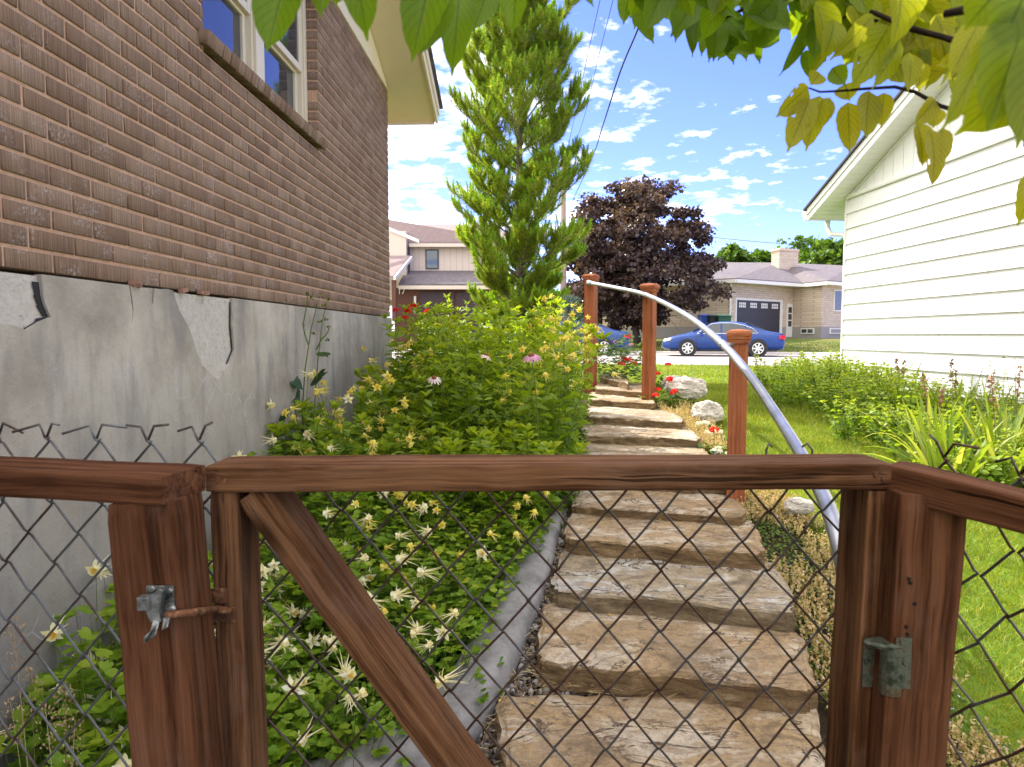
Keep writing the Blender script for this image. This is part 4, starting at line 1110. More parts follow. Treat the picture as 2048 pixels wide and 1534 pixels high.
# loose wire ends above the right part of the rail
mb = MB()
for px, py, dx in ((1530, 893, 1), (1622, 884, -1)):
    p = at(px, 905, 1.05); mb.tube([p - Vector((0, 0, .05)), p + Vector((.002, 0, .004)), p + Vector((dx * .006, 0, .014)), p + Vector((dx * .012, .004, .008))], .0017, 6)
o = mb.build('wire_end', M['wire_rust'], None, smooth=True); adopt(o, gate)
for px, py in ((436, 958), (452, 962), (1752, 950), (1768, 958)):
    mb = MB(); p = at(px, py, YF - .0005); mb.lathe([(0, -.001), (.0042, -.001), (.0034, .0012), (0, .0012)], 10, Matrix.Translation(p) @ Matrix.Rotation(math.pi / 2, 4, 'X')); o = mb.build('screw', M['latch_rust'], None); adopt(o, gate)
# strike bar of the latch, rusty, on the left stile
mb = MB()
a = at(412, 1170, YF - .004); b_ = at(472, 1242, YF - .004)
def plate(px0, px1, py0, py1, Y, th=.003):
    a, b_ = at(px0, py1, Y), at(px1, py0, Y)
    mb.box(((a.x + b_.x) / 2, Y - th / 2, (a.z + b_.z) / 2), (b_.x - a.x, th, b_.z - a.z))
plate(405, 455, 1176, 1206, YS0 - .001); plate(408, 472, 1214, 1243, YS0 - .001)
plate(405, 420, 1190, 1240, YS0 - .0045)
mb.tube([at(462, 1222, YS0 - .008), at(432, 1218, .938), at(418, 1220, .90), at(388, 1225, .842), at(352, 1229, .834), at(330, 1231, .832)], .0052, 8)
for px, py in ((425, 1190), (455, 1222), (411, 1231)): 
    p = at(px, py, YS0 - .006); mb.lathe([(.0, -.002), (.006, -.002), (.004, .002), (0, .002)], 10, Matrix.Translation(p) @ Matrix.Rotation(math.pi / 2, 4, 'X'))
o = mb.build('strike_bar', M['latch_rust'], None); adopt(o, gate); bevel(o, .0012, 2)
# hinge bridging the right stile and the fence post
mb = MB()
YH_ = .925
plate(1722, 1752, 1275, 1372, YS0 - .001); 
o = None
mb2 = mb
g = G('hinge_metal', .5, metal=.45); f = g.noise(g.obj(), 50, 6, .7); g.col(g.ramp(f, [(.35, (.03, .04, .022)), (.5, (.12, .13, .10)), (.62, (.10, .05, .02)), (.8, (.36, .34, .28))])); M['hinge'] = g.m
pa, pb = at(1784, 1285, .925), at(1779, 1388, .925)
mb.tube([pa, pa.lerp(pb, .04), pa.lerp(pb, .96), pb], [.011, .0145, .0145, .011], 14)
mb.lathe([(0, -.004), (.030, -.004), (.032, 0), (.026, .003), (0, .004)], 16, Matrix.Translation(pa + Vector((-.006, .0, .0))) @ Matrix.Scale(.5, 4, (0, 1, 0)))
for px, py in ((1741, 1290), (1736, 1325), (1741, 1356)):
    p = at(px, py, YS0 - .005); mb.lathe([(.0, -.002), (.0055, -.002), (.004, .002), (0, .002)], 10, Matrix.Translation(p) @ Matrix.Rotation(math.pi / 2, 4, 'X'))
o = mb.build('hinge', M['hinge'], None, smooth=False); adopt(o, gate)

# ------------------------------------------------------------------ fence section on the left of the gate
fl = empty('fence_section', (-.45, .9, -1.44), label='short fence section left of the gate with grey chain link and latch post', cat='fence')
YP0, YP1 = .84, .926
tl = at(336, 951, YP0); PW = M['post_wood']
board('top_rail', (-1.35, .965 + .10, tl.z - .016), (tl.x, (YP0 + YP1) / 2, tl.z - .020), .089, .036, (0, 1, 0), PW, fl)
stile(209, 350, 262, 398, 'post', PW, YP0 + .006, YP1 - .002, 1008, fl, zb=-1.5)
cm = chain_mesh(.90, .98, r=.0020, rag=.0015, seed=9)
Mx = Matrix.Translation((-1.36, 1.12, tl.z + .012)) @ Matrix.Rotation(R(-6.5), 4, 'Z')
o = cm.build('chain_link', M['wire_zinc'], None, matrix=Mx, smooth=True); adopt(o, fl)
mb = MB()
plate(296, 349, 1170, 1226, YP0 + .004, .003)
plate(284, 306, 1188, 1215, YP0 - .006, .012)
p0 = at(308, 1206, YP0 - .010)
mb.prism([at(287, 1196, YP0 - .012), at(303, 1190, YP0 - .012), at(318, 1178, YP0 - .012), at(326, 1182, YP0 - .012), at(318, 1226, YP0 - .012), at(322, 1244, YP0 - .012), at(300, 1246, YP0 - .012), at(290, 1222, YP0 - .012)], (0, .010, 0))
mb.prism([at(305, 1240, YP0 - .016), at(318, 1244, YP0 - .016), at(310, 1272, YP0 - .03), at(288, 1288, YP0 - .034), at(286, 1276, YP0 - .034), at(300, 1262, YP0 - .03)], (0, .004, 0))
mb.prism([at(326, 1236, YP0 - .014), at(339, 1236, YP0 - .014), at(334, 1256, YP0 - .02), at(322, 1262, YP0 - .02)], (0, .004, 0))
for px, py in ((338, 1182), (304, 1178), (344, 1218)):
    p = at(px, py, YP0 - .0); mb.lathe([(.0, -.002), (.005, -.002), (.0035, .002), (0, .002)], 10, Matrix.Translation(p) @ Matrix.Rotation(math.pi / 2, 4, 'X'))
o = mb.build('latch', M['latch'], None); adopt(o, fl); bevel(o, .001, 2)

# ------------------------------------------------------------------ fence section on the right, turning towards the camera
fr_r = empty('fence_section', (.6, .93, -1.44), label='fence section right of the gate, its dark post beside the hinge', cat='fence')
YR0, YR1 = .915, 1.0
ta = at(1800, 930, .955)
t1 = at(2060, 992, .84)
dv3 = (t1 - ta); dv3.normalize()
far_end = ta + dv3 * .75
sidev = Vector((-dv3.y, dv3.x, 0)).normalized()
sh = -sidev * .0 
board('top_rail', ta + Vector((.002, .024, -.022)), far_end + Vector((.002, .024, -.022)), .060, .045, sidev, PW, fr_r)
stile(1801, 1938, 1757, 1897, 'post', PW, YR0, YR1, 1010, fr_r, zb=-1.5, extra=.012)
cm = chain_mesh(.66, .98, r=.0020, rag=.005, seed=21)
xa = Vector((dv3.x, dv3.y, 0)).normalized(); ya = Vector((-xa.y, xa.x, 0)); b0 = ta + xa * .02 + ya * .062 + Vector((0, 0, .004))
dzx = dv3.z / Vector((dv3.x, dv3.y)).length
Mx = Matrix(((xa.x, ya.x, 0, b0.x), (xa.y, ya.y, 0, b0.y), (dzx, 0, 1, b0.z), (0, 0, 0, 1)))
for i, v in enumerate(cm.v): cm.v[i] = tuple(Mx @ Vector(v))
o = cm.build('chain_link', M['wire_rust'], fr_r, smooth=True)
mb = MB()
for px, py in ((1818, 1158), (1821, 1166), (1830, 1208), (1813, 1254), (1815, 1269)):
    p = at(px, py, YR0 - .001); mb.lathe([(0, -.001), (.0024, -.001), (.0024, .0012), (0, .0012)], 8, Matrix.Translation(p) @ Matrix.Rotation(math.pi / 2, 4, 'X'))
o = mb.build('nail_holes', M['nail'], None); adopt(o, fr_r); o['kind'] = 'stuff'
mb = MB(); plate(1786, 1822, 1275, 1376, YR0 - .001)
for px, py in ((1806, 1283), (1812, 1325), (1808, 1356)):
    p = at(px, py, YR0 - .005); mb.lathe([(.0, -.002), (.0055, -.002), (.004, .002), (0, .002)], 10, Matrix.Translation(p) @ Matrix.Rotation(math.pi / 2, 4, 'X'))
o = mb.build('hinge_leaf', M['hinge'], None); adopt(o, fr_r)

# ================================================================== stone steps
def stone_mat(name, tint):
    g = G(name, .9, spec=.15)
    v = g.obj((1, 1, 1), rand=True); vl = g.obj((1.0, 1.7, 4), rand=True)
    n1 = g.noise(vl, 3.2, 8, .66, .6); n2 = g.noise(v, 22, 7, .72); n3 = g.noise(g.obj((2.2, 2, 9), rand=True), 2.6, 8, .7, .8)
    c = g.ramp(n1, [(.30, (.13, .105, .08)), (.40, (.27, .215, .145)), (.455, (.42, .33, .21)), (.50, (.36, .30, .225)), (.55, (.50, .45, .365)), (.60, (.54, .525, .49)), (.645, (.36, .325, .28)), (.70, (.47, .31, .14)), (.80, (.20, .16, .12))])
    c = g.mix(g.math('MULTIPLY', g.step(n2, .48, .70), .6), c, (.17, .145, .125))
    ck = g.math('SUBTRACT', 1.0, g.step(g.math('ABSOLUTE', g.math('SUBTRACT', g.noise(vl, 2.2, 6, .6, .8), .5)), .004, .016))
    c = g.mix(g.math('MULTIPLY', ck, g.step(n1, .42, .55)), c, (.07, .05, .035))
    terr0 = g.math('FRACT', g.math('MULTIPLY', g.noise(vl, 2.6, 8, .62, .5), 22.2))
    c = g.mix(g.math('MULTIPLY', g.math('SUBTRACT', 1.0, g.step(terr0, .03, .22)), .5), c, (.12, .095, .07))
    n5 = g.noise(v, 1.9, 7, .7)
    c = g.mix(g.math('MULTIPLY', g.step(n5, .50, .66), .55), c, (.16, .135, .115))
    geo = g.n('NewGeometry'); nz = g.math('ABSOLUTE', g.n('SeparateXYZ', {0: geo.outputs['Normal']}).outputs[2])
    edge = g.ramp(n3, [(.30, (.07, .055, .035)), (.45, (.17, .125, .075)), (.58, (.25, .19, .11)), (.75, (.38, .32, .23))])  # upright faces use a darker brown ramp than the tops
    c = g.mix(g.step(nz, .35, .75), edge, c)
    g.col(g.mix(1.0, c, tint, 'MULTIPLY'))
    terr = g.math('SNAP', g.noise(vl, 2.6, 8, .62, .5), .045)
    g.bump(g.math('ADD', g.math('ADD', g.math('MULTIPLY', terr, 2.2), g.math('MULTIPLY', n2, .8)), n3), 1.0, .03)
    return g.m
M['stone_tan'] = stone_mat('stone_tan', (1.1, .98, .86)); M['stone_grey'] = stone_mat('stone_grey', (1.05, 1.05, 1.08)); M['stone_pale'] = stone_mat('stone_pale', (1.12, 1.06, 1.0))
def slab(h, cs, thick, mat, label, seed, jag=.034):
    z = -h
    P = [on_z(px, py, z) for px, py in cs]            # FL FR BR BL on the top plane
    cx, cy = sum(p.x for p in P) / 4, sum(p.y for p in P) / 4
    nx, ny, nz = 84, 20, 7
    mb = MB(); idx = {}
    def pt(i, j, k):
        u, v, w = i / nx, j / ny, k / nz
        a = P[0].lerp(P[1], u); b_ = P[3].lerp(P[2], u); p = a.lerp(b_, v)
        x, y = p.x - cx, p.y - cy
        q = Vector((p.x * 1.0, p.y * 1.0, seed * 3.7))
        # jagged outline; strata step the face in and out
        ed = max(abs(2 * u - 1) ** 8, abs(2 * v - 1) ** 5)
        lay = noise.noise(Vector((p.x * 5, p.y * 5, w * 2.6 + seed))) + .7 * abs(noise.noise(Vector((p.x * 14, p.y * 14, w * 5 + seed))))
        r = (noise.noise(q * 4) * .6 + noise.noise(q * 13) * .35 + noise.noise(q * 30) * .15) * jag + lay * .014
        ctr = Vector((x, y)); L = max(ctr.length, 1e-4)
        nrm = Vector(((2 * u - 1) * .35 if abs(2 * u - 1) > .97 else 0, -1 if v < .03 else (1 if v > .97 else 0)))
        if abs(2 * u - 1) > .97: nrm.x = 1 if u > .5 else -1
        if nrm.length > 0: nrm.normalize()
        cut = .03 * (noise.noise(Vector((p.x * 2, seed, 9))) + .2)
        ox, oy = nrm.x * r, nrm.y * (r if v > .5 else r + cut * .5)
        # broken corners
        cr = (abs(2 * u - 1) > .93) and (abs(2 * v - 1) > .85)
        if cr: ox -= (1 if u > .5 else -1) * .018; oy += (1 if v < .5 else -1) * .014
        zz = -w * thick
        top = (noise.noise(Vector((p.x * 5, p.y * 9, seed))) * .006 + noise.noise(Vector((p.x * 16, p.y * 22, seed + 3))) * .004 + math.floor(noise.noise(Vector((p.x * 2.2, p.y * 4, seed + 5))) * 3) * .003)
        zz += top * (1 - w)
        if k == 0 and (nrm.length > 0): zz -= .007
        inn = .006 if k == 0 else (0 if k < nz else .01)
        return Vector((x + ox - nrm.x * inn, y + oy - nrm.y * inn, zz))
    def vid(i, j, k):
        key = (i, j, k)
        if key not in idx: idx[key] = len(mb.v); mb.v.append(tuple(pt(i, j, k)))
        return idx[key]
    def q(a, b_, c, d): mb.f.append((a, b_, c, d)); mb.mi.append(0)
    for i in range(nx):
        for j in range(ny): q(vid(i, j, 0), vid(i + 1, j, 0), vid(i + 1, j + 1, 0), vid(i, j + 1, 0))
        for k in range(nz):
            q(vid(i, 0, k + 1), vid(i + 1, 0, k + 1), vid(i + 1, 0, k), vid(i, 0, k)); q(vid(i, ny, k), vid(i + 1, ny, k), vid(i + 1, ny, k + 1), vid(i, ny, k + 1))
    for j in range(ny):
        for k in range(nz):
            q(vid(0, j, k), vid(0, j + 1, k), vid(0, j + 1, k + 1), vid(0, j, k + 1)); q(vid(nx, j, k + 1), vid(nx, j + 1, k + 1), vid(nx, j + 1, k), vid(nx, j, k))
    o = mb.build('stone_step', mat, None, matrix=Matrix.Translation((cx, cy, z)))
    tag(o, label, 'stone step', 'rough sandstone steps climbing from the gate'); return o
SL_ = [
 (1.350, [(1020, 1600), (1680, 1660), (1622, 1392), (990, 1384)], .12, 'stone_tan', 'lowest stone step, broad cracked slab nearest the gate with a broken left tip'),
 (1.2555, [(1065, 1318), (1637, 1377), (1598, 1255), (1088, 1198)], .13, 'stone_tan', 'second stone step up from the gate, thick orange tan slab'),
 (1.169, [(1100, 1175), (1592, 1222), (1558, 1122), (1122, 1093)], .12, 'stone_grey', 'third stone step up from the gate, pale grey streaked top'),
 (1.081, [(1125, 1072), (1532, 1105), (1508, 1040), (1142, 1008)], .12, 'stone_tan', 'fourth stone step up from the gate, brown top and dark face'),
 (1.023, [(1140, 1008), (1496, 1031), (1462, 970), (1152, 957)], .10, 'stone_tan', 'fifth stone step, just visible under the top rail of the gate'),
 (.952, [(1150, 955), (1470, 968), (1440, 920), (1160, 913)], .11, 'stone_tan', 'sixth stone step, mostly hidden behind the top rail of the gate'),
 (.890, [(1155, 915), (1435, 925), (1400, 884), (1160, 880)], .11, 'stone_pale', 'seventh stone step, showing just above the top rail of the gate'),
 (.817, [(1165, 867), (1403, 878), (1375, 847), (1165, 842)], .11, 'stone_pale', 'eighth stone step, sunlit slab below yellow flowers leaning over it'),
 (.740, [(1172, 830), (1370, 841), (1335, 810), (1175, 805)], .11, 'stone_pale', 'ninth stone step, sunlit with a straight pale front'),
 (.668, [(1178, 797), (1313, 806), (1300, 787), (1180, 782)], .11, 'stone_tan', 'tenth stone step with a crumbled brown right end'),
 (.597, [(1188, 775), (1307, 784), (1285, 766), (1195, 763)], .11, 'stone_tan', 'eleventh stone step beside the foot of the middle rail post'),
 (.520, [(1200, 754), (1259, 766), (1250, 746), (1205, 743)], .12, 'stone_tan', 'topmost stone step, small slab in front of the red geraniums'),
]
for k, (h, cs, th_, m, lb) in enumerate(SL_):
    slab(h, cs, th_, M[m], lb, k + 1)

# ------------------------------------------------------------------ concrete edging along the bed
g = G('edging', .9, spec=.15); f = g.noise(g.obj(), 7, 8, .7); f2 = g.noise(g.obj(), 50, 4, .7)
g.col(g.mix(g.math('MULTIPLY', f2, .3), g.ramp(f, [(.3, (.115, .11, .11)), (.5, (.22, .215, .22)), (.75, (.31, .295, .285))]), (.12, .11, .10))).bump(g.math('ADD', f, f2), .5, .01)
M['edging'] = g.m
cpx = [(1125, 940, 1.0), (1100, 1000, 1.05), (1078, 1060, 1.10), (1050, 1140, 1.16), (1005, 1230, 1.21), (955, 1320, 1.255), (880, 1410, 1.29), (770, 1490, 1.31), (620, 1545, 1.33), (440, 1590, 1.34), (150, 1640, 1.35)]
cp = [on_z(a, b_, -h) for a, b_, h in cpx]
pts = []
for i in range(len(cp) - 1):
    a, b_, c, d = cp[max(i - 1, 0)], cp[i], cp[i + 1], cp[min(i + 2, len(cp) - 1)]
    for k in range(8):
        t = k / 8; pts.append(.5 * ((2 * b_) + (c - a) * t + (2 * a - 5 * b_ + 4 * c - d) * t * t + (3 * b_ - a - 3 * c + d) * t ** 3))
V, Fq = [], []
prof = [(-.105, -.16), (-.105, -.02), (-.085, .004), (-.05, .014), (0, .018), (.05, .012), (.085, -.004), (.10, -.03), (.105, -.16)]
for i, p in enumerate(pts):
    t = (pts[min(i + 1, len(pts) - 1)] - pts[max(i - 1, 0)]); t.z = 0; t.normalize(); sx_ = Vector((-t.y, t.x, 0))
    for (a, b_) in prof:
        jj = noise.noise(Vector((p.x * 14, p.y * 14, a * 30))) * .008
        V.append(p - sx_ * (a + jj) + Vector((0, 0, b_ + jj - .012)))
k = len(prof)
for i in range(len(pts) - 1):
    for j in range(k - 1): Fq.append((i * k + j, i * k + j + 1, (i + 1) * k + j + 1, (i + 1) * k + j))
mb = MB(); mb.add(V, Fq + [tuple(range(k)), tuple(range((len(pts) - 1) * k, len(pts) * k))[::-1]])
tag(mb.build('concrete_edging', M['edging'], None, smooth=True), 'curved grey concrete edging strip between the flower bed and the gravel', 'garden edging')
CURB = pts
def curb_x(y):
    ys_ = [p.y for p in CURB][::-1]; xs_ = [p.x for p in CURB][::-1]
    return np.interp(y, ys_, xs_)

# ------------------------------------------------------------------ gravel and straw beside the steps
g = G('pebble', .8, spec=.25); g.col(g.ramp(g.attr(), [(0, (.03, .025, .022)), (.4, (.075, .06, .052)), (.65, (.15, .115, .085)), (.85, (.22, .205, .195)), (1, (.38, .35, .33))])); M['pebble'] = g.m
bm = bmesh.new(); bmesh.ops.create_icosphere(bm, subdivisions=1, radius=1); pv = np.array([v.co[:] for v in bm.verts]); pf = np.array([[v.index for v in f.verts] for f in bm.faces]); bm.free()
n = 9000
y = rng.uniform(1.6, 4.9, n); left = curb_x(y) + .06
x = left + rng.random(n) * np.where(y < 2.75, .55, .40)
keep = (y > 2.0) | (x < .5)
x, y = x[keep], y[keep]; n = len(x)
sz = .006 + .012 * rng.random(n) ** 2.2
z = gz(x, y) - .005 + rng.random(n) * .02
rot = frames(rand_unit(n), rand_unit(n))
V, Fc, v = scatter(pv, pf, np.c_[x, y, z], rot, sz[:, None] * np.c_[1 + .4 * rng.random(n), .9 + .3 * rng.random(n), .55 + .3 * rng.random(n)])
tag(np_mesh('gravel', V, Fc, M['pebble'], var=v, smooth=True), kind='stuff')
g = G('straw', .9, spec=.15); g.col(g.ramp(g.attr(), [(0, (.16, .10, .05)), (.5, (.38, .28, .14)), (1, (.60, .50, .30))])); M['straw'] = g.m
n = 960
y = np.concatenate([rng.uniform(1.9, 4.2, 600), rng.normal(2.64, .05, 220), rng.normal(3.2, .05, 60), rng.normal(3.7, .05, 80)])
x = np.concatenate([curb_x(y[:600]) + .05 + rng.random(600) * .45, rng.uniform(-.1, 1.2, 220), rng.uniform(.15, 1.2, 60), rng.uniform(.25, 1.3, 80)])
z = np.concatenate([gz(x[:600], y[:600]) + .025, np.full(220, -1.342), np.full(60, -1.245), np.full(80, -1.158)]) + rng.random(n) * .012
d = np.c_[rng.normal(size=n), rng.normal(size=n) * .6, rng.normal(size=n) * .10]
V, Fc, v = scatter([(-.5, 0, 0), (.5, 0, 0), (.4, .5, .03), (-.4, .5, .03), (0, 1, 0)], [(0, 1, 2), (0, 2, 3), (3, 2, 4)], np.c_[x, y, z], frames(d, np.tile([0, 0, 1.], (n, 1)) + .2 * rand_unit(n)), np.c_[np.full(n, .0028), rng.uniform(.02, .13, n), np.full(n, .1)])
tag(np_mesh('straw', V, Fc, M['straw'], var=v), kind='stuff')
# yellow petals and leaf scraps on the lower steps: each its own object
g = G('fallen_leaf', .8); g.col((.55, .36, .05)); M['fallen'] = g.m
me = None
spots = [(1165, 1034, 1.081), (1186, 1046, 1.081), (1210, 1030, 1.081), (1228, 1026, 1.081), (1178, 1052, 1.081), (1195, 1122, 1.169), (1130, 1145, 1.169), (1122, 1160, 1.169), (1219, 1229, 1.2555), (1290, 1209, 1.2555), (1140, 1010, 1.081), (1320, 1038, 1.081), (1065, 1405, 1.35), (1000, 1400, 1.35)]
for i, (px, py, h) in enumerate(spots):
    p = on_z(px, py, -h + .009)
    if me is None:
        mb = MB(); mb.add([(a[0] * .45, a[1] - .5, a[2] * .6) for a in LEAF_V], LEAF_F); o = mb.build('fallen_leaf', M['fallen'], None); me = o.data
    else:
        o = bpy.data.objects.new('fallen_leaf', me); COL.objects.link(o)
    o.location = p; o.rotation_euler = (random.uniform(-.15, .15), random.uniform(-.15, .15), random.uniform(0, 6.3)); s_ = random.uniform(.018, .032); o.scale = (s_, s_, s_)
    tag(o, 'small curled yellow leaf fallen on the lower stone steps', 'fallen leaf', 'yellow leaves fallen on the steps')

# ================================================================== handrail
hr = empty('handrail', (1.45, 5.5, -.9), label='curved galvanised pipe handrail on three square reddish cedar posts', cat='handrail')
g = G('galvanised', .42, (.55, .57, .60), metal=.9); f = g.noise(g.obj(), 6, 3, .6); g.col(g.ramp(f, [(.3, (.26, .27, .29)), (.7, (.42, .43, .45))])); M['galv'] = g.m
CD = M['cedar']
def rail_post(px, ptop, Y, yaw, zb, w=.118, capw=.165):
    c = at(px, ptop, Y + w / 2); zt_ = at(px, ptop, Y).z
    Mz = Matrix.Rotation(yaw, 4, 'Z')
    o = board('post', (c.x, c.y, zb - .3), (c.x, c.y, zt_ - .055), w, w, Mz @ Vector((1, 0, 0)), CD, hr, rough=.0006)
    mb = MB()
    def sq(z, s_): return [Mz @ Vector((a * s_ / 2, b_ * s_ / 2, z)) for a, b_ in ((-1, -1), (1, -1), (1, 1), (-1, 1))]
    lv = [(-.085, w + .004), (-.085, w + .020), (-.060, w + .024), (-.058, w + .034), (-.045, capw - .006), (-.034, capw), (-.020, capw), (-.006, capw - .02), (0.002, capw - .06), (.006, .02)]
    V = []; Fq = []
    for z_, s_ in lv: V += sq(z_, s_)
    for i in range(len(lv) - 1):
        for j in range(4): Fq.append((i * 4 + j, i * 4 + (j + 1) % 4, (i + 1) * 4 + (j + 1) % 4, (i + 1) * 4 + j))
    Fq += [(3, 2, 1, 0), tuple(range(len(V) - 4, len(V)))]
    mb.add(V, Fq); q = mb.build('post_cap', CD, None, matrix=Matrix.Translation((c.x, c.y, zt_)), bev=.003); adopt(q, hr)
    return c
c3 = rail_post(1478, 660, 4.33, R(-17), -1.13, .112, .153)
c2 = rail_post(1300, 567, 7.25, R(-33), -.66, .112)
c1 = rail_post(1182, 548, 8.45, R(-28), -.62, .128)
pp_ = [(1181, 566, 8.38), (1238, 577, 7.75), (1293, 590, 7.16), (1372, 630, 5.6), (1446, 689, 4.24), (1500, 752, 3.52), (1548, 822, 3.05), (1600, 905, 2.45), (1643, 985, 2.06), (1668, 1050, 1.84), (1690, 1140, 1.68), (1700, 1260, 1.60), (1702, 1420, 1.56), (1700, 1640, 1.53)]
P = [at(*p) for p in pp_]; out_ = []
for i in range(len(P) - 1):
    a, b_, c, d = P[max(i - 1, 0)], P[i], P[i + 1], P[min(i + 2, len(P) - 1)]
    for k in range(8):
        t = k / 8; out_.append(.5 * ((2 * b_) + (c - a) * t + (2 * a - 5 * b_ + 4 * c - d) * t * t + (3 * b_ - a - 3 * c + d) * t ** 3))
mb = MB(); mb.tube(out_, .0225, 16); q = mb.build('pipe', M['galv'], None, smooth=True); adopt(q, hr)
for k in (2, 4):
    p = P[k]; d = (P[k + 1] - P[k - 1]).normalized()
    mb = MB(); mb.tube([p - d * .035, p - d * .033, p + d * .033, p + d * .035], [.0235, .0262, .0262, .0235], 16); q = mb.build('coupling', M['galv'], None, smooth=True); adopt(q, hr)
mb = MB(); mb.tube([P[0] - (P[1] - P[0]).normalized() * .05, P[0], P[0] + (P[1] - P[0]).normalized() * .04], [.034, .030, .027], 16); q = mb.build('end_fitting', M['galv'], None, smooth=True); adopt(q, hr)
for c, k in ((c3, 4), (c2, 2)):
    mb = MB(); p = P[k]; q_ = Vector((c.x, c.y, p.z)); mb.tube([p, p.lerp(q_, .8)], .011, 8)
    q = mb.build('bracket', M['galv'], None, smooth=True); adopt(q, hr)

# ================================================================== boulders
g = G('boulder', .9, spec=.15); f = g.noise(g.obj(), 4, 8, .7, .4); f2 = g.noise(g.obj(), 25, 6, .7)
g.col(g.mix(g.step(f2, .55, .75), g.ramp(f, [(.35, (.30, .27, .25)), (.5, (.60, .55, .49)), (.7, (.72, .68, .62))]), (.34, .31, .30))).bump(g.math('ADD', f, f2), .9, .03); M['boulder'] = g.m
def boulder(px, py, Y, size, seed, label):
    c = at(px, py, Y); bm = bmesh.new(); bmesh.ops.create_icosphere(bm, subdivisions=5, radius=1)
    for v in bm.verts:
        p = v.co.copy(); q = Vector((seed * 5.1, seed, 0))
        k = 1 + .24 * noise.noise(p * 1.3 + q) + .12 * noise.noise(p * 3.3 + q) + .05 * noise.noise(p * 9 + q)
        f_ = Vector((round(p.x * 1.6) / 1.6, round(p.y * 1.6) / 1.6, round(p.z * 1.6) / 1.6)).normalized() if p.length > .1 else p
        p = (p * .72 + f_ * .28) * k; v.co = (p.x * size[0], p.y * size[1], p.z * size[2])
    me = bpy.data.meshes.new('boulder'); bm.to_mesh(me); bm.free()
    o = link('boulder', me, M['boulder'], None, Matrix.Translation(c) @ Matrix.Rotation(seed, 4, 'Z')); tag(o, label, 'rock', 'pale rocks edging the lawn')
boulder(1372, 778, 7.5, (.15, .22, .13), 1, 'large pale boulder at the lawn edge near the red geraniums')
boulder(1416, 826, 6.5, (.12, .17, .11), 2, 'grey white boulder in the middle of the row by the lawn')
boulder(1345, 768, 8.3, (.13, .13, .10), 3, 'small grey rock between the geraniums and the large pale boulder')
boulder(1598, 1012, 4.15, (.075, .09, .05), 5, 'pale rock at the lawn edge seen under the gate rail')

# ================================================================== plants
NV = [(-.5, 0, 0), (.5, 0, 0), (0, 1, 0)]
BLADE_V = [(-.5, 0, 0), (.5, 0, 0), (-.36, .55, .04), (.36, .55, .04), (0, 1, .22)]
BLADE_F = [(0, 1, 3), (0, 3, 2), (2, 3, 4)]
M['grass'] = mat_leaf('grass_blade', [(0, (.10, .15, .012)), (.5, (.20, .265, .022)), (.85, (.33, .37, .05)), (1, (.50, .45, .17))], .45, .5)
def tilted(n, up=1.0, lean=.55):
    d = rng.normal(size=(n, 3)) * lean; d[:, 2] = up; return unit(d)
def sow(n, x0, x1, y0, y1, ok):
    x, y = rng.uniform(x0, x1, n), rng.uniform(y0, y1, n); k = ok(x, y); return x[k], y[k]
def grass_patch(n, box, ok, h, w, lean=.5):
    x, y = sow(n, *box, ok); n = len(x)
    d = tilted(n, 1, lean); nn = rand_unit(n)
    patch = .5 + .5 * np.sin(x * 1.7 + 2 * np.sin(y * 1.1)) * np.sin(y * 1.3 + x * .6)
    p2 = .5 + .5 * np.sin(x * 4.3 + 3 * np.sin(y * 2.7 + x)) * np.sin(y * 3.9)
    tone = np.clip(.02 + .36 * patch + .26 * p2 + .40 * rng.random(n), 0, 1)
    tone = np.where(rng.random(n) < .05, 1.0, np.minimum(tone, .92))
    return scatter(BLADE_V, BLADE_F, np.c_[x, y, gz(x, y)], frames(d, nn), np.c_[np.full(n, w), h * rng.uniform(.55, 1.25, n), h * np.ones(n)], var=tone)
inlawn = lambda x, y: (x > lawn_left(y) - .03) & (x < 4.55)
gp_ = [grass_patch(95000, (1.6, 4.6, 1.3, 6.5), inlawn, .050, .0042, .65), grass_patch(60000, (1.0, 4.6, 6.5, 10.0), inlawn, .050, .0065),
       grass_patch(60000, (-6, 12, 10.0, 21), lambda x, y: (s_of(x, y) < 19.8), .060, .012)]
V, Fc, v = join(gp_)
tag(np_mesh('lawn_grass', V, Fc, M['grass'], var=v), kind='stuff')
V, Fc, v = grass_patch(26000, (0, 30, 30, 42), lambda x, y: (s_of(x, y) > 31.5) & (s_of(x, y) < 38.6), .075, .03)
M['dry_grass'] = mat_leaf('dry_grass', [(0, (.06, .10, .015)), (.5, (.13, .17, .03)), (1, (.26, .23, .09))], .4)
tag(np_mesh('far_grass', V, Fc, M['dry_grass'], var=v), kind='stuff')

# ---------------------------------------------------------------- leaf greens
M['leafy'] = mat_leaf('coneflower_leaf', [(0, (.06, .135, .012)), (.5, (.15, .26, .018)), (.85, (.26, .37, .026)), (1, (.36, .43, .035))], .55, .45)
M['columbine'] = mat_leaf('columbine_leaf', [(0, (.045, .13, .014)), (.5, (.14, .27, .018)), (.85, (.27, .38, .024)), (1, (.38, .45, .04))], .5, .5)
M['stem'] = mat_leaf('green_stem', [(0, (.08, .15, .02)), (1, (.16, .24, .04))], .2)
M['petal_pale'] = mat_leaf('pale_petal', [(0, (.80, .76, .48)), (.6, (.84, .82, .62)), (1, (.86, .85, .74))], .35, .6)
M['petal_yellow'] = mat_leaf('yellow_petal', [(0, (.78, .66, .08)), (.6, (.82, .74, .18)), (1, (.85, .80, .40))], .35, .6)
M['petal_core'] = mat_leaf('petal_core', [(0, (.75, .42, .02)), (1, (.82, .62, .08))], .3, .6)
M['petal_pink'] = mat_leaf('pink_petal', [(0, (.62, .22, .50)), (1, (.80, .45, .68))], .35, .6)
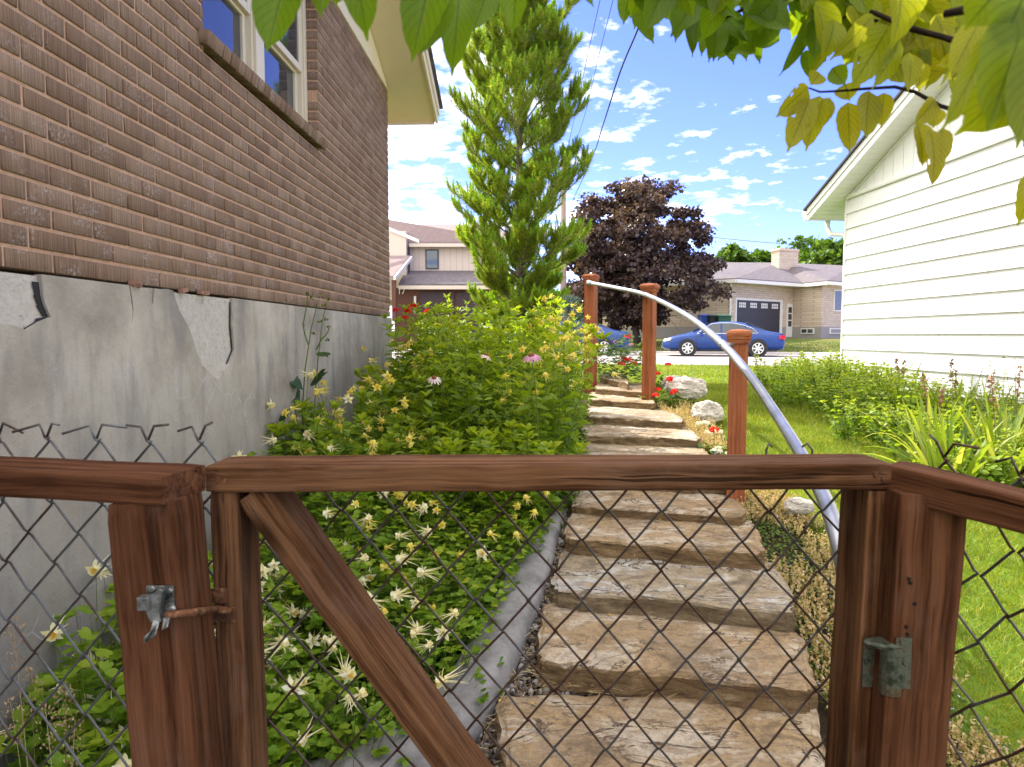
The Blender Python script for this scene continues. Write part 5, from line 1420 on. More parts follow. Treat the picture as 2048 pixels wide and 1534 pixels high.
M['petal_blush'] = mat_leaf('blush_petal', [(0, (.78, .58, .62)), (1, (.85, .76, .74))], .35, .6)
M['cone'] = mat_plain('flower_cone', (.20, .06, .02), .9, var=.5, scale=200)
M['red'] = mat_leaf('red_petal', [(0, (.55, .008, .008)), (.6, (.75, .02, .012)), (1, (.85, .10, .03))], .3, .5)
M['white_petal'] = mat_leaf('white_petal', [(0, (.74, .74, .74)), (1, (.85, .85, .85))], .3, .6)

def tubes_np(paths, r0, r1, k=3):
    """thin tapered stems; paths (n, m, 3)"""
    P = np.asarray(paths, float); n, m, _ = P.shape
    t = unit(np.gradient(P, axis=1)); ref = np.tile([.31, .17, .93], (n, m, 1)); a = unit(np.cross(t, ref) + 1e-6); b = np.cross(t, a)
    r = np.linspace(r0, r1, m)[None, :, None]
    V = np.stack([P + (a * math.cos(q) + b * math.sin(q)) * r for q in (2 * math.pi * j / k for j in range(k))], 2)   # n m k 3
    base = (np.arange(n) * m * k)[:, None, None] + (np.arange(m - 1) * k)[None, :, None] + np.arange(k)[None, None, :]
    nx = (np.arange(n) * m * k)[:, None, None] + (np.arange(m - 1) * k)[None, :, None] + ((np.arange(k) + 1) % k)[None, None, :]
    q = np.stack([base, nx, nx + k, base + k], -1).reshape(-1, 4)
    F = np.concatenate([q[:, [0, 1, 2]], q[:, [0, 2, 3]]])
    return V.reshape(-1, 3), F, np.repeat(rng.random(n), m * k)
def stems(n, H, spread, base_r, wob=.05, m=6, curve=1.0):
    a = rng.uniform(0, 2 * np.pi, n); b0 = np.c_[np.cos(a), np.sin(a)] * (rng.random(n) ** .5 * base_r)[:, None]
    ln = np.c_[np.cos(a), np.sin(a)] * (rng.random(n) * spread)[:, None] + rng.normal(size=(n, 2)) * wob
    h = H * rng.uniform(.72, 1.08, n); t = np.linspace(0, 1, m)[None, :, None]
    xy = b0[:, None] + ln[:, None] * t ** (1 + .7 * curve)
    return np.concatenate([xy, (h[:, None] * t[..., 0])[..., None]], 2)
def along(P, t):
    m = P.shape[1]; f = np.clip(t, 0, .999) * (m - 1); i = f.astype(int); w = (f - i)[..., None]
    ar = np.arange(P.shape[0])[:, None]; return P[ar, i] * (1 - w) + P[ar, i + 1] * w

def leafy_plant(ns, H, spread=.22, leaf=.085, nl=22, wid=.30, t0=.12, name='leafy_plant', shrink=.35, mat='leafy', base_r=.10, droop=.35, up=.55):
    root = empty(name)
    P = stems(ns, H, spread, base_r)
    V, F_, v = tubes_np(P, .0042, .0018)
    np_mesh('stem', V, F_, M['stem'], root, var=v)
    t = np.linspace(t0, 1.0, nl)[None, :] + rng.uniform(-.012, .012, (ns, nl))
    pos = along(P, t).reshape(-1, 3); n = len(pos)
    tt = np.clip(t, 0, 1).reshape(-1)
    ang = (np.arange(nl)[None, :] * 2.4 + rng.uniform(0, 6.3, ns)[:, None]).reshape(-1) + rng.normal(size=n) * .3
    d = np.c_[np.cos(ang), np.sin(ang), up * (.15 + .8 * tt ** 3) - droop * (1 - tt) + rng.normal(size=n) * .38]
    L = leaf * (1 - shrink * tt ** 2) * rng.uniform(.7, 1.2, n)
    pairs = []
    nrm = np.tile([0, 0, 1.], (n, 1)) + .75 * rand_unit(n)
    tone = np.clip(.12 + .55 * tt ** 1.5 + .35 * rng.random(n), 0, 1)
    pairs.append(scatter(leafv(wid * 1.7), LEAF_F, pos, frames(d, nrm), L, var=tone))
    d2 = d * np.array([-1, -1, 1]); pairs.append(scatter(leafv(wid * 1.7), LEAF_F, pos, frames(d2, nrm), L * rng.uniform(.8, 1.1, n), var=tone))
    # tip rosette
    tips = np.repeat(P[:, -1], 6, 0); k = len(tips); a2 = rng.uniform(0, 6.3, k)
    pairs.append(scatter(leafv(wid * 1.6), LEAF_F, tips, frames(np.c_[np.cos(a2) * .7, np.sin(a2) * .7, rng.uniform(.5, 1.3, k)], np.tile([0, 0, 1.], (k, 1)) + .3 * rand_unit(k)), leaf * (1 - shrink) * rng.uniform(.5, 1.0, k), var=rng.uniform(.75, 1, k)))
    V, F_, v = join(pairs)
    np_mesh('foliage', V, F_, M[mat], root, var=v)
    root['_P'] = 0
    del root['_P']
    return root, P

def flower_columbine(size=1.0, spur=1.0):
    """axis +y points where the flower faces; spurs trail behind"""
    V, F, mi, var = [], [], [], []
    def addp(vs, fs, m):
        o = len(V); V.extend([tuple(q) for q in vs]); F.extend([tuple(i + o for i in f) for f in fs]); mi.extend([m] * len(fs)); var.extend([random.random()] * len(vs))
    for k in range(5):
        a = 2 * math.pi * k / 5 + random.uniform(-.12, .12); Rm = Matrix.Rotation(a, 4, 'Y')
        op = random.uniform(.0, .012)
        sep = [(0, .004, .002), (-.0085, .006 + op * .3, .012), (.0085, .006 + op * .3, .012), (-.0065, .003 + op, .024), (.0065, .003 + op, .024), (0, op - .004, .036)]
        addp([Rm @ Vector(p) for p in sep], [(0, 2, 1), (1, 2, 4), (1, 4, 3), (3, 4, 5)], 0)
        R2 = Matrix.Rotation(a + math.pi / 5, 4, 'Y')
        pet = [(0, .0, .005), (-.009, .010, .011), (.009, .010, .011), (-.009, .022, .015), (.009, .022, .015), (0, .026, .016)]
        addp([R2 @ Vector(p) for p in pet], [(0, 2, 1), (1, 2, 4), (1, 4, 3), (3, 4, 5)], 0)
        sl = random.uniform(.9, 1.25) * spur; bend = random.uniform(.4, 1.2)
        cen = [(0, 0, .006), (0, -.014 * sl, .009 + .003 * bend), (0, -.030 * sl, .014 + .006 * bend), (0, -.046 * sl, .017 + .013 * bend)]; rr = [.0042, .0026, .0015, .0007]
        vs = []
        for c, r in zip(cen, rr):
            for q in range(3): b_ = 2 * math.pi * q / 3; vs.append(R2 @ Vector((math.cos(b_) * r, c[1], c[2] + math.sin(b_) * r)))
        fs = []
        for i in range(3):
            for q in range(3):
                a0, a1 = i * 3 + q, i * 3 + (q + 1) % 3; fs += [(a0, a1, a1 + 3), (a0, a1 + 3, a0 + 3)]
        addp(vs, fs, 0)
    for k in range(7):
        a = 2 * math.pi * k / 7; r = .0035
        p = Vector((math.cos(a) * r, .0, math.sin(a) * r)); q = Vector((math.cos(a) * r * 1.9, .026 + random.uniform(-.003, .004), math.sin(a) * r * 1.9))
        addp([p + Vector((-.0014, 0, 0)), p + Vector((.0014, 0, 0)), q + Vector((.0018, 0, 0)), q + Vector((-.0018, 0, 0))], [(0, 1, 2), (0, 2, 3)], 1)
    return np.array(V) * size, np.array(F), mi, np.array(var)
def tri_leaf():   # a rounded three-lobed leaflet
    V = [(0, 0, 0), (-.30, .22, .03), (-.46, .55, .02), (-.30, .82, 0), (-.14, .72, -.02), (0, 1.0, -.05), (.14, .72, -.02), (.30, .82, 0), (.46, .55, .02), (.30, .22, .03), (0, .5, -.04)]
    F = [(10, (i + 1), i) for i in range(0, 9)] + [(10, 0, 9)]
    return np.array(V), F
TL_V, TL_F = tri_leaf()
fl_pale = [flower_columbine(1.0, 1.15) for _ in range(3)]; fl_yel = [flower_columbine(.85, .9) for _ in range(3)]
FM = {}
def flower_mesh(kind, i):
    key = (kind, i)
    if key not in FM:
        V, F, mi, var = (fl_pale if kind == 'pale' else fl_yel)[i]
        me_o = np_mesh('flower', V, F, [M['petal_pale' if kind == 'pale' else 'petal_yellow'], M['petal_core']], None, var=var, mi=mi)
        FM[key] = me_o.data; bpy.data.objects.remove(me_o)
    return FM[key]
def columbine(H, nst, nleaf, kind, Rm=.24, leaf=.030, scale_f=1.0, mh=.30):
    root = empty('columbine_plant')
    n = nleaf; a = rng.uniform(0, 6.3, n); r = Rm * rng.random(n) ** .55; h = mh * (1 - .55 * (r / Rm) ** 2) * rng.uniform(.25, 1.08, n)
    c = np.c_[np.cos(a) * r, np.sin(a) * r, h]
    pet = np.stack([np.c_[np.cos(a) * r * .25, np.sin(a) * r * .25, np.zeros(n)], c * [.75, .75, .6], c], 1)
    V, F_, v = tubes_np(pet, .0016, .0009); 
    P = stems(nst, H, .30, .08, .04, m=7)
    st = tubes_np(P, .0020, .0010)
    V, F_, v = join([(V, F_, v), st]); np_mesh('stem', V, F_, M['stem'], root, var=v)
    pos = np.repeat(c, 3, 0); aa = np.repeat(a, 3) + np.tile([-1.1, 0, 1.1], n) + rng.normal(size=3 * n) * .2
    d = np.c_[np.cos(aa), np.sin(aa), rng.normal(size=3 * n) * .25 + .1]
    nn = np.tile([0, 0, 1.], (3 * n, 1)) + .45 * rand_unit(3 * n)
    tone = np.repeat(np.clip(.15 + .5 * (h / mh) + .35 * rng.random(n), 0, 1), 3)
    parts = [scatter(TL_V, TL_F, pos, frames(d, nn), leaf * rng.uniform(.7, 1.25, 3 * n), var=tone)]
    # small leaves on the flower stems
    t = rng.uniform(.25, .8, (nst, 5)); p2 = along(P, t).reshape(-1, 3); k = len(p2); d = np.c_[rng.normal(size=(k, 2)), rng.uniform(-.1, .6, k)]
    parts.append(scatter(TL_V * [.8, 1, 1], TL_F, p2, frames(d, np.tile([0, 0, 1.], (k, 1)) + .3 * rand_unit(k)), leaf * .8 * rng.uniform(.5, 1.1, k), var=rng.uniform(.5, 1, k)))
    V, F_, v = join(parts); np_mesh('foliage', V, F_, M['columbine'], root, var=v)
    for i in range(nst):
        o = bpy.data.objects.new('flower', flower_mesh(kind, i % 3)); COL.objects.link(o); o.parent = root
        o.location = P[i, -1]
        face = Vector((random.uniform(-1, 1), random.uniform(-1, .6), random.uniform(-.35, .5))).normalized()
        o.rotation_mode = 'QUATERNION'; o.rotation_quaternion = face.to_track_quat('Y', 'Z'); s_ = scale_f * random.uniform(.8, 1.2); o.scale = (s_, s_, s_)
    return root
def place(proto, spots, label, cat, group, used=set(), labels=None):
    tl = tree_list(proto)
    for i, (x, y, rot, sc, dz) in enumerate(spots):
        o = proto if proto.name not in used else copy_tree(proto, tl)
        used.add(proto.name)
        o.location = (x, y, float(gz(x, y)) + dz - .03); o.rotation_euler = (0, 0, rot); o.scale = (sc, sc, sc)
        tag(o, labels[i] if labels else label, cat, group)
def rnd_spots(n, fx, smin, smax, seed, dmin=.1):
    rd = random.Random(seed); out_ = []; tries = 0
    while len(out_) < n and tries < n * 60:
        tries += 1
        x, y = fx(rd)
        if x is None: continue
        if all(math.hypot(x - a[0], y - a[1]) > dmin for a in out_): out_.append((x, y, rd.uniform(0, 6.28), rd.uniform(smin, smax), 0.0))
    return out_
STEP_Y = [2.0, 2.6, 3.1, 3.7, 4.1, 4.7, 5.6, 6.3, 7.0, 8.0, 8.6]
STEP_L = [.05, .08, .17, .27, .34, .42, .55, .62, .72, .86, 1.0]
def step_left(y): return float(np.interp(y, STEP_Y, STEP_L))
def bed_right(y): return float(curb_x(y)) - .03 if y < 4.2 else step_left(y) - .06
# ---- tall leafy stems: the heart of the bed
tall = [leafy_plant(7, 1.12, .27, .135, 15, .21)[0], leafy_plant(8, 1.04, .31, .125, 15, .23)[0], leafy_plant(6, 1.2, .25, .14, 16, .20)[0]]
def f_tall(rd):
    y = rd.uniform(4.35, 7.3); xr = bed_right(y) - .06
    x = rd.uniform(-.62 + .02 * y if y < 5.6 else -.95, xr)
    return x, y
sp_ = rnd_spots(64, f_tall, .74, 1.04, 3, .155)
for k in range(3):
    place(tall[k], sp_[k::3], 'tall green leafy perennial in the dense bed beside the stone steps', 'plant', 'leafy perennials in the bed')
low = [leafy_plant(9, .60, .24, .105, 16, .30)[0], leafy_plant(9, .52, .26, .10, 15, .34)[0]]
def f_wl(rd):
    y = rd.uniform(3.9, 6.6); return rd.uniform(-1.27, -.55), y
sp3_ = rnd_spots(12, f_wl, .9, 1.25, 31, .24)
def f_low(rd):
    y = rd.uniform(3.75, 5.2); return rd.uniform(-.75, min(bed_right(y), .38)), y
sp_ = rnd_spots(22, f_low, .8, 1.15, 8, .17)
for k in range(2):
    place(low[k], sp_[k::2], 'low green leafy perennial at the front of the bed, behind the gate', 'plant', 'low leafy plants at the front of the bed')
place(copy_tree(low[0]), sp3_, 'leafy green perennial filling the bed along the concrete wall', 'plant', 'leafy perennials along the concrete wall')
# ---- columbines
col_pale = [columbine(.46, 6, 125, 'pale', .25, .029, .98, .33), columbine(.40, 5, 130, 'pale', .26, .027, .95, .31), columbine(.44, 2, 190, 'yellow', .27, .031, .9, .36)]
col_yel = [columbine(.66, 5, 170, 'yellow', .24, .034, 1.15, .42), columbine(.80, 5, 150, 'yellow', .24, .032, 1.15, .48)]
def f_near(rd):
    y = rd.uniform(1.45, 3.9); x = rd.uniform(-1.35 + .03 * y, bed_right(y) - .10); return x, y
sp_ = rnd_spots(58, f_near, .8, 1.15, 12, .16)
nr_, fr2_ = [q for q in sp_ if q[1] < 2.75], [q for q in sp_ if q[1] >= 2.75]
place(col_pale[2], fr2_[3:], 'mostly leafy columbine plant with a single yellow flower, under the gate rail', 'flower', 'leafy columbines under the gate rail')
nr_ += fr2_[:3]
for k in range(2):
    place(col_pale[k], nr_[k::2], 'pale cream columbine plant with long spurred flowers low in the bed', 'flower', 'pale columbines near the gate')
def f_wall(rd):
    y = rd.uniform(3.6, 7.0); return rd.uniform(-1.28 + .03 * y * 0 + .0, -.55), y
sp_ = rnd_spots(26, f_wall, .85, 1.2, 14, .16)
def f_edge(rd):
    y = rd.uniform(4.1, 6.6); return bed_right(y) - rd.uniform(.0, .30), y
sp2_ = rnd_spots(15, f_edge, .75, 1.05, 16, .17)
place(col_yel[0], sp_[0::2], 'yellow columbine plant along the foot of the concrete wall', 'flower', 'yellow columbines by the wall')
place(col_yel[1], sp_[1::2], 'yellow columbine plant along the foot of the concrete wall', 'flower', 'yellow columbines by the wall')
col_edge = columbine(1.12, 6, 110, 'yellow', .20, .03, 1.15, .45)
place(col_edge, sp2_, 'yellow columbine plant leaning out beside the upper stone steps', 'flower', 'yellow columbines beside the steps')
# ---- taller mounds against the wall on the left, behind the latch post and the fence
wall_col = [columbine(.86, 3, 330, 'pale', .30, .046, 1.0, .74), columbine(.70, 2, 300, 'pale', .30, .044, 1.0, .60)]
place(wall_col[0], [(-1.28, 2.55, 0, 1, 0), (-1.05, 2.95, 2, .9, 0), (-1.22, 3.4, 1, .95, 0), (-.95, 2.3, 4, .85, 0), (-1.18, 2.05, 5, .95, 0), (-.92, 3.5, 3, .85, 0)], 'dark leafy columbine mound against the concrete wall', 'plant', 'columbine mounds against the wall')
place(wall_col[1], [(-1.1, 1.75, 1, .95, 0), (-.78, 2.75, 5, .9, 0), (-1.3, 3.9, 2, 1.1, 0), (-1.02, 4.0, 4, 1.1, 0), (-.8, 3.15, 0, .85, 0), (-.85, 1.95, 3, .85, 0), (-1.3, 4.35, 3, 1.2, 0)], 'dark leafy columbine mound against the concrete wall', 'plant', 'columbine mounds against the wall')
# ---- leafy cover that fills the gaps low down
def ground_leaves(n, fn, hmax, size, mat, name, seed):
    rd = random.Random(seed); P = []
    while len(P) < n:
        x, y = fn(rd); P.append((x, y))
    P = np.array(P); z = gz(P[:, 0], P[:, 1]) + hmax * rng.random(n) ** .8
    d = np.c_[rng.normal(size=(n, 2)), rng.uniform(-.3, .5, n)]
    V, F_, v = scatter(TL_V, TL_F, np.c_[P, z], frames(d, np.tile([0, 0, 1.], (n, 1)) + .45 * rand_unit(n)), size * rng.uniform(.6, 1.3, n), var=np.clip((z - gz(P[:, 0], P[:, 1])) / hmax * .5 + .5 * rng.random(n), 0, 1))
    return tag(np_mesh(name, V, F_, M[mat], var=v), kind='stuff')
def f_bed(rd):
    y = rd.uniform(1.3, 7.6); return rd.uniform(-1.38 + .02 * y, bed_right(y) + .02), y
ground_leaves(9000, f_bed, .20, .042, 'columbine', 'bed_ground_cover', 4)

# ---- coneflowers with drooping petals
def coneflower(px, py, Y, petals, label, tilt, npet=13, size=1.0, bend=0.05):
    p = at(px, py, Y); x, y = p.x + bend * -.4, Y; zb = float(gz(x, y))
    root = empty('coneflower', (x, y, zb), label=label, cat='flower')
    t = np.linspace(0, 1, 7)[:, None]
    path = np.array([[x, y, zb]]) * (1 - t) + np.array([[p.x, p.y, p.z]]) * t; path[:, 0] += np.sin(t[:, 0] * 3.14) * bend
    V, F_, v = tubes_np(path[None], .0035, .0026, 5)
    np_mesh('stem', V, F_, M['stem'], root, var=v)
    ax = Vector(tilt).normalized(); Q = ax.to_track_quat('Z', 'Y').to_matrix().to_4x4(); Mx = Matrix.Translation(p) @ Q
    head = MB(); head.lathe([(.0, -.004), (.013 * size, -.002), (.016 * size, .005), (.013 * size, .013), (.006 * size, .018), (0, .019)], 14, Mx)
    h = head.build('flower_head', M['cone'], root, smooth=False)
    V, F_ = [], []
    for k in range(npet):
        a = 2 * math.pi * k / npet + random.uniform(-.08, .08); dr = random.uniform(.7, 1.3)
        Rz = Mx @ Matrix.Rotation(a, 4, 'Z'); o = len(V)
        L = random.uniform(.9, 1.1)
        for r, zz, w in ((.012, .002, .0035), (.022, .001, .0055), (.034 * L, -.008 * dr, .006), (.044 * L, -.019 * dr, .004)):
            V += [tuple(Rz @ Vector((r * size, -w * size, zz * size))), tuple(Rz @ Vector((r * size, w * size, zz * size)))]
        for i in range(3): F_ += [(o + 2 * i, o + 2 * i + 1, o + 2 * i + 3), (o + 2 * i, o + 2 * i + 3, o + 2 * i + 2)]
    q = np_mesh('petals', V, F_, M[petals], None, var=rng.random(len(V))); q.parent = h
    # a few leaves up the stem
    k = 9; tt = rng.uniform(.15, .85, (1, k)); pos = along(path[None], tt).reshape(-1, 3); d = np.c_[rng.normal(size=(k, 2)), rng.uniform(0, .6, k)]
    V, F_, v = scatter(leafv(.45), LEAF_F, pos, frames(d, np.tile([0, 0, 1.], (k, 1)) + .3 * rand_unit(k)), rng.uniform(.06, .10, k), var=rng.uniform(.3, .9, k))
    np_mesh('foliage', V, F_, M['leafy'], root, var=v)
coneflower(1063, 712, 4.1, 'petal_pink', 'bright pink coneflower with drooping petals and an orange brown cone', (-.15, -.35, 1), 15, 1.2)
coneflower(868, 757, 4.1, 'petal_blush', 'pale pink coneflower with a dark cone, leftmost of three coneflowers', (.05, -.55, 1), 13, .95, -.02)
coneflower(972, 712, 4.3, 'petal_blush', 'whitish half open coneflower seen from the side, left of the pink one', (.35, .1, 1), 13, .95, -.06)

# ---- red flowers near the house corner and a tall budding weed by the wall
def red_plant(x, y, H, label, name='red_flower_plant', nh=4):
    root = empty(name, (x, y, float(gz(x, y))), label=label, cat='flower')
    P = stems(nh, H, .16, .05) + np.array([x, y, float(gz(x, y))]); V, F_, v = tubes_np(P, .003, .0016); np_mesh('stem', V, F_, M['stem'], root, var=v)
    k = 60; pos = along(P, rng.uniform(.1, .9, (nh, k // nh))).reshape(-1, 3); k = len(pos); d = np.c_[rng.normal(size=(k, 2)), rng.uniform(-.1, .7, k)]
    V, F_, v = scatter(leafv(.55), LEAF_F, pos, frames(d, np.tile([0, 0, 1.], (k, 1)) + .3 * rand_unit(k)), rng.uniform(.04, .08, k), var=rng.random(k)); np_mesh('foliage', V, F_, M['leafy'], root, var=v)
    for i in range(nh):
        c = P[i, -1]; n = 26; u = rand_unit(n); u[:, 2] = np.abs(u[:, 2])
        V, F_, v = scatter(leafv(.9), LEAF_F, c + u * .012, frames(u + [0, 0, .2], rand_unit(n)), rng.uniform(.02, .034, n))
        np_mesh('flower', V, F_, M['red'], root, var=v)
p = at(802, 620, 6.7); red_plant(p.x, 6.7, p.z - float(gz(p.x, 6.7)) + .02, 'red flowered plant at the corner of the brick house', nh=5)
p = at(850, 622, 6.6); red_plant(p.x, 6.6, p.z - float(gz(p.x, 6.6)) + .02, 'red flowered plant among tall leaves, right of another near the house corner', nh=4)
wx = at(640, 800, 4.35).x; zb = float(gz(wx, 4.35))
weed = empty('wild_lettuce', (wx, 4.35, zb), label='tall thin weed with dark leaves and yellow buds against the concrete wall', cat='weed')
def wpath(pts): return np.array([[tuple(at(px, py, Y)) for px, py, Y in pts]])
ps = [wpath([(615, 930, 4.3), (604, 830, 4.3), (610, 740, 4.3), (622, 660, 4.35), (634, 610, 4.4), (640, 592, 4.4)]), wpath([(622, 930, 4.3), (628, 830, 4.3), (636, 720, 4.3), (645, 640, 4.35), (652, 610, 4.35), (655, 600, 4.35)]), wpath([(545, 930, 4.0), (546, 840, 4.0), (543, 790, 4.0), (540, 740, 4.0), (541, 715, 4.0), (542, 705, 4.0)]),
      wpath([(632, 700, 4.3), (642, 680, 4.3), (650, 672, 4.3), (655, 665, 4.3), (657, 660, 4.3), (659, 655, 4.3)]), wpath([(617, 690, 4.3), (610, 670, 4.3), (606, 650, 4.3), (612, 620, 4.3), (614, 600, 4.3), (615, 588, 4.3)])]
V, F_, v = tubes_np(np.concatenate(ps), .005, .002, 5); np_mesh('stem', V, F_, M['stem'], weed, var=v)
g = mat_leaf('dark_weed_leaf', [(0, (.02, .05, .012)), (1, (.05, .11, .02))], .35); 
lf = [((600, 805, 4.3), (560, 758, 4.25)), ((600, 800, 4.3), (520, 770, 4.2)), ((545, 850, 4.0), (505, 835, 3.95)), ((548, 880, 4.0), (495, 830, 3.95)), ((606, 780, 4.3), (575, 745, 4.25)), ((635, 705, 4.3), (655, 712, 4.25)), ((545, 860, 4.0), (575, 828, 3.95)), ((620, 770, 4.3), (650, 745, 4.25)), ((546, 780, 4.0), (520, 752, 4.0))]
b0 = np.array([list(at(*a)) for a, _ in lf]); b1 = np.array([list(at(*b_)) for _, b_ in lf]); d = b1 - b0
V, F_, v = scatter(TL_V * [1.0, 1, 1], TL_F, b0, frames(d, np.tile([.2, -.5, 1.], (len(d), 1)) + .3 * rand_unit(len(d))), np.linalg.norm(d, axis=1) * 1.15); np_mesh('foliage', V, F_, g, weed, var=v)
bud = [(615, 588, 4.3), (624, 596, 4.3), (640, 590, 4.4), (655, 600, 4.35), (648, 612, 4.35), (659, 655, 4.3), (655, 680, 4.3), (606, 650, 4.3), (541, 705, 4.0), (533, 712, 4.0), (548, 712, 4.0), (640, 645, 4.3), (628, 668, 4.3), (651, 640, 4.3)]
n = 8; bp_ = np.repeat(np.array([list(at(*b_)) for b_ in bud]), n, 0); u = rand_unit(len(bp_))
V, F_, v = scatter(leafv(.8), LEAF_F, bp_ + u * .002, frames(u + [0, 0, .6], rand_unit(len(bp_))), rng.uniform(.012, .02, len(bp_))); _b = np_mesh('buds', V, F_, mat_leaf('bud', [(0, (.05, .10, .02)), (.7, (.12, .16, .03)), (1, (.5, .42, .05))], .2), weed, var=v); _b['kind'] = 'stuff'
# ---- grass seed heads in the lower left
def seed_grass(px, pb, label, hts):
    g0 = on_z(px, pb, -1.42); g0.y = min(g0.y, 1.55); g0 = Vector((at(px, 1300, 1.5).x, 1.5, float(gz(0, 1.5))))
    root = empty('seed_grass', tuple(g0), label=label, cat='grass plant', group='grass seed heads behind the left fence')
    ps = []; heads = []
    for (tx, ty) in hts:
        tp = at(tx, ty, 1.5 + random.uniform(-.1, .15)); t = np.linspace(0, 1, 6)[:, None]
        q = np.array([list(g0)]) * (1 - t) + np.array([list(tp)]) * t; q[:, 2] += np.sin(t[:, 0] * 3.14) * .06; ps.append(q)
        dd = unit((q[-1] - q[-2])[None])[0]
        k = 70; tt = rng.random(k); c = q[-1] - dd * .11 * tt[:, None]; spread = .004 + .020 * np.sin(np.clip(tt, 0, 1) * 3.0)
        heads.append((c + rand_unit(k) * spread[:, None], np.tile(dd, (k, 1)) + .7 * rand_unit(k)))
    V, F_, v = tubes_np(np.array(ps), .0013, .0007); np_mesh('stem', V, F_, M['straw'], root, var=v)
    c = np.concatenate([h[0] for h in heads]); d = np.concatenate([h[1] for h in heads]); V, F_, v = scatter(leafv(.45), LEAF_F, c, frames(d, rand_unit(len(d))), rng.uniform(.006, .011, len(d)))
    np_mesh('seed_head', V, F_, mat_leaf('seed', [(0, (.30, .19, .11)), (1, (.52, .38, .25))], .25), root, var=v)
seed_grass(60, 1500, 'pale tan grass seed heads at the left edge behind the chain link', [(25, 1240), (60, 1340), (20, 1400)])
seed_grass(110, 1500, 'tan grass seed heads close to the latch post, low behind the chain link', [(130, 1370), (90, 1410), (150, 1440)])

# ================================================================== right of the steps: sedum, geraniums, white flowers
M['sedum'] = mat_leaf('sedum', [(0, (.16, .20, .04)), (.45, (.34, .30, .11)), (.75, (.56, .42, .25)), (1, (.64, .50, .36))], .3, .8)
M['sedum_green'] = mat_leaf('sedum_green', [(0, (.05, .10, .015)), (1, (.16, .24, .03))], .4)
STEP_R = [1.2, 1.18, 1.27, 1.33, 1.40, 1.50, 1.55, 1.58, 1.52, 1.60, 1.5]
def strip_right(rd):
    y = rd.uniform(1.3, 7.2); return rd.uniform(float(np.interp(y, STEP_Y, STEP_R)) - .02, float(lawn_left(y)) + .05), y
rd = random.Random(77); P = np.array([strip_right(rd) for _ in range(5600)]); n = len(P); z = gz(P[:, 0], P[:, 1])
d = tilted(n, 1, .32); sp_parts = []
hh = rng.uniform(.055, .13, n)
m_ = noise_sel = np.array([noise.noise(Vector((a * 3.1, b_ * 2.2, 4))) for a, b_ in P]) > -.12
for k in range(10):      # each spike is a little column of seed scales
    tt = k / 10
    sp_parts.append(scatter(leafv(.9), LEAF_F, (np.c_[P, z] + d * (hh * (.35 + .65 * tt))[:, None])[m_], frames(d[m_] * .7 + rand_unit(m_.sum()) * .8, rand_unit(m_.sum())), rng.uniform(.009, .015, m_.sum()), var=np.clip(.35 + .5 * rng.random(m_.sum()) + .1 * tt, 0, 1)))
V, F_, v = join(sp_parts); tag(np_mesh('sedum_spikes', V, F_, M['sedum'], var=v), kind='stuff')
rd = random.Random(78); P = np.array([strip_right(rd) for _ in range(16000)]); n = len(P); z = gz(P[:, 0], P[:, 1]) + .05 * rng.random(n)
V, F_, v = scatter(leafv(.8), LEAF_F, np.c_[P, z], frames(np.c_[rng.normal(size=(n, 2)), rng.uniform(-.1, .9, n)], np.tile([0, 0, 1.], (n, 1)) + .5 * rand_unit(n)), rng.uniform(.010, .022, n))
tag(np_mesh('low_ground_cover', V, F_, M['sedum_green'], var=v), kind='stuff')
rd = random.Random(79); P = np.array([strip_right(rd) for _ in range(260)]); P = P[(P[:, 1] < 3.6)]; n = len(P); z = gz(P[:, 0], P[:, 1]) + .055
V, F_, v = scatter(leafv(1.1), LEAF_F, np.repeat(np.c_[P, z], 4, 0), frames(np.c_[rng.normal(size=(4 * n, 2)), rng.uniform(0, .5, 4 * n)], np.tile([0, 0, 1.], (4 * n, 1))), np.full(4 * n, .006)); 
tag(np_mesh('tiny_blue_flowers', V, F_, mat_leaf('speedwell', [(0, (.30, .38, .75)), (1, (.55, .62, .85))], .3), var=v), kind='stuff')
M['geranium'] = mat_leaf('geranium_leaf', [(0, (.05, .12, .015)), (.6, (.12, .22, .025)), (1, (.24, .33, .05))], .4)
def geranium(x, y, heads, label, cat, mat, R_=.16, nl=110, Hm=.22, name='geranium_plant', hs=.030, group=None):
    z0 = float(gz(x, y)); root = empty(name, (x, y, z0), label=label, cat=cat, group=group)
    a = rng.uniform(0, 6.3, nl); r = R_ * rng.random(nl) ** .5; h = Hm * rng.uniform(.2, 1, nl) * (1 - .4 * (r / R_) ** 2); c = np.c_[x + np.cos(a) * r, y + np.sin(a) * r, z0 + h]
    d = np.c_[np.cos(a), np.sin(a), rng.normal(size=nl) * .3 + .1]
    V, F_, v = scatter(TL_V * [1.15, .8, 1], TL_F, c, frames(d, np.tile([0, 0, 1.], (nl, 1)) + .4 * rand_unit(nl)), .068 * rng.uniform(.6, 1.2, nl)); np_mesh('foliage', V, F_, M['geranium'], root, var=v)
    pa = []
    for (hx, hy, hz) in heads: pa.append(np.array([[x, y, z0]]) * (1 - np.linspace(0, 1, 5)[:, None]) + np.array([[hx, hy, hz]]) * np.linspace(0, 1, 5)[:, None])
    V, F_, v = tubes_np(np.array(pa), .003, .0018); np_mesh('stem', V, F_, M['stem'], root, var=v)
    for (hx, hy, hz) in heads:
        n = 70; u = rand_unit(n); u[:, 2] = np.abs(u[:, 2]) * 1.0 - .15; p = np.array([hx, hy, hz]) + u * hs * [1, 1, .62]
        V, F_, v = scatter(leafv(1.2), LEAF_F, p, frames(np.cross(u, rand_unit(n)), u + .3 * rand_unit(n)), rng.uniform(.012, .020, n)); np_mesh('flower', V, F_, mat, root, var=v)
def gh(*pp): return [tuple(at(px, py, Y)) for px, py, Y in pp]
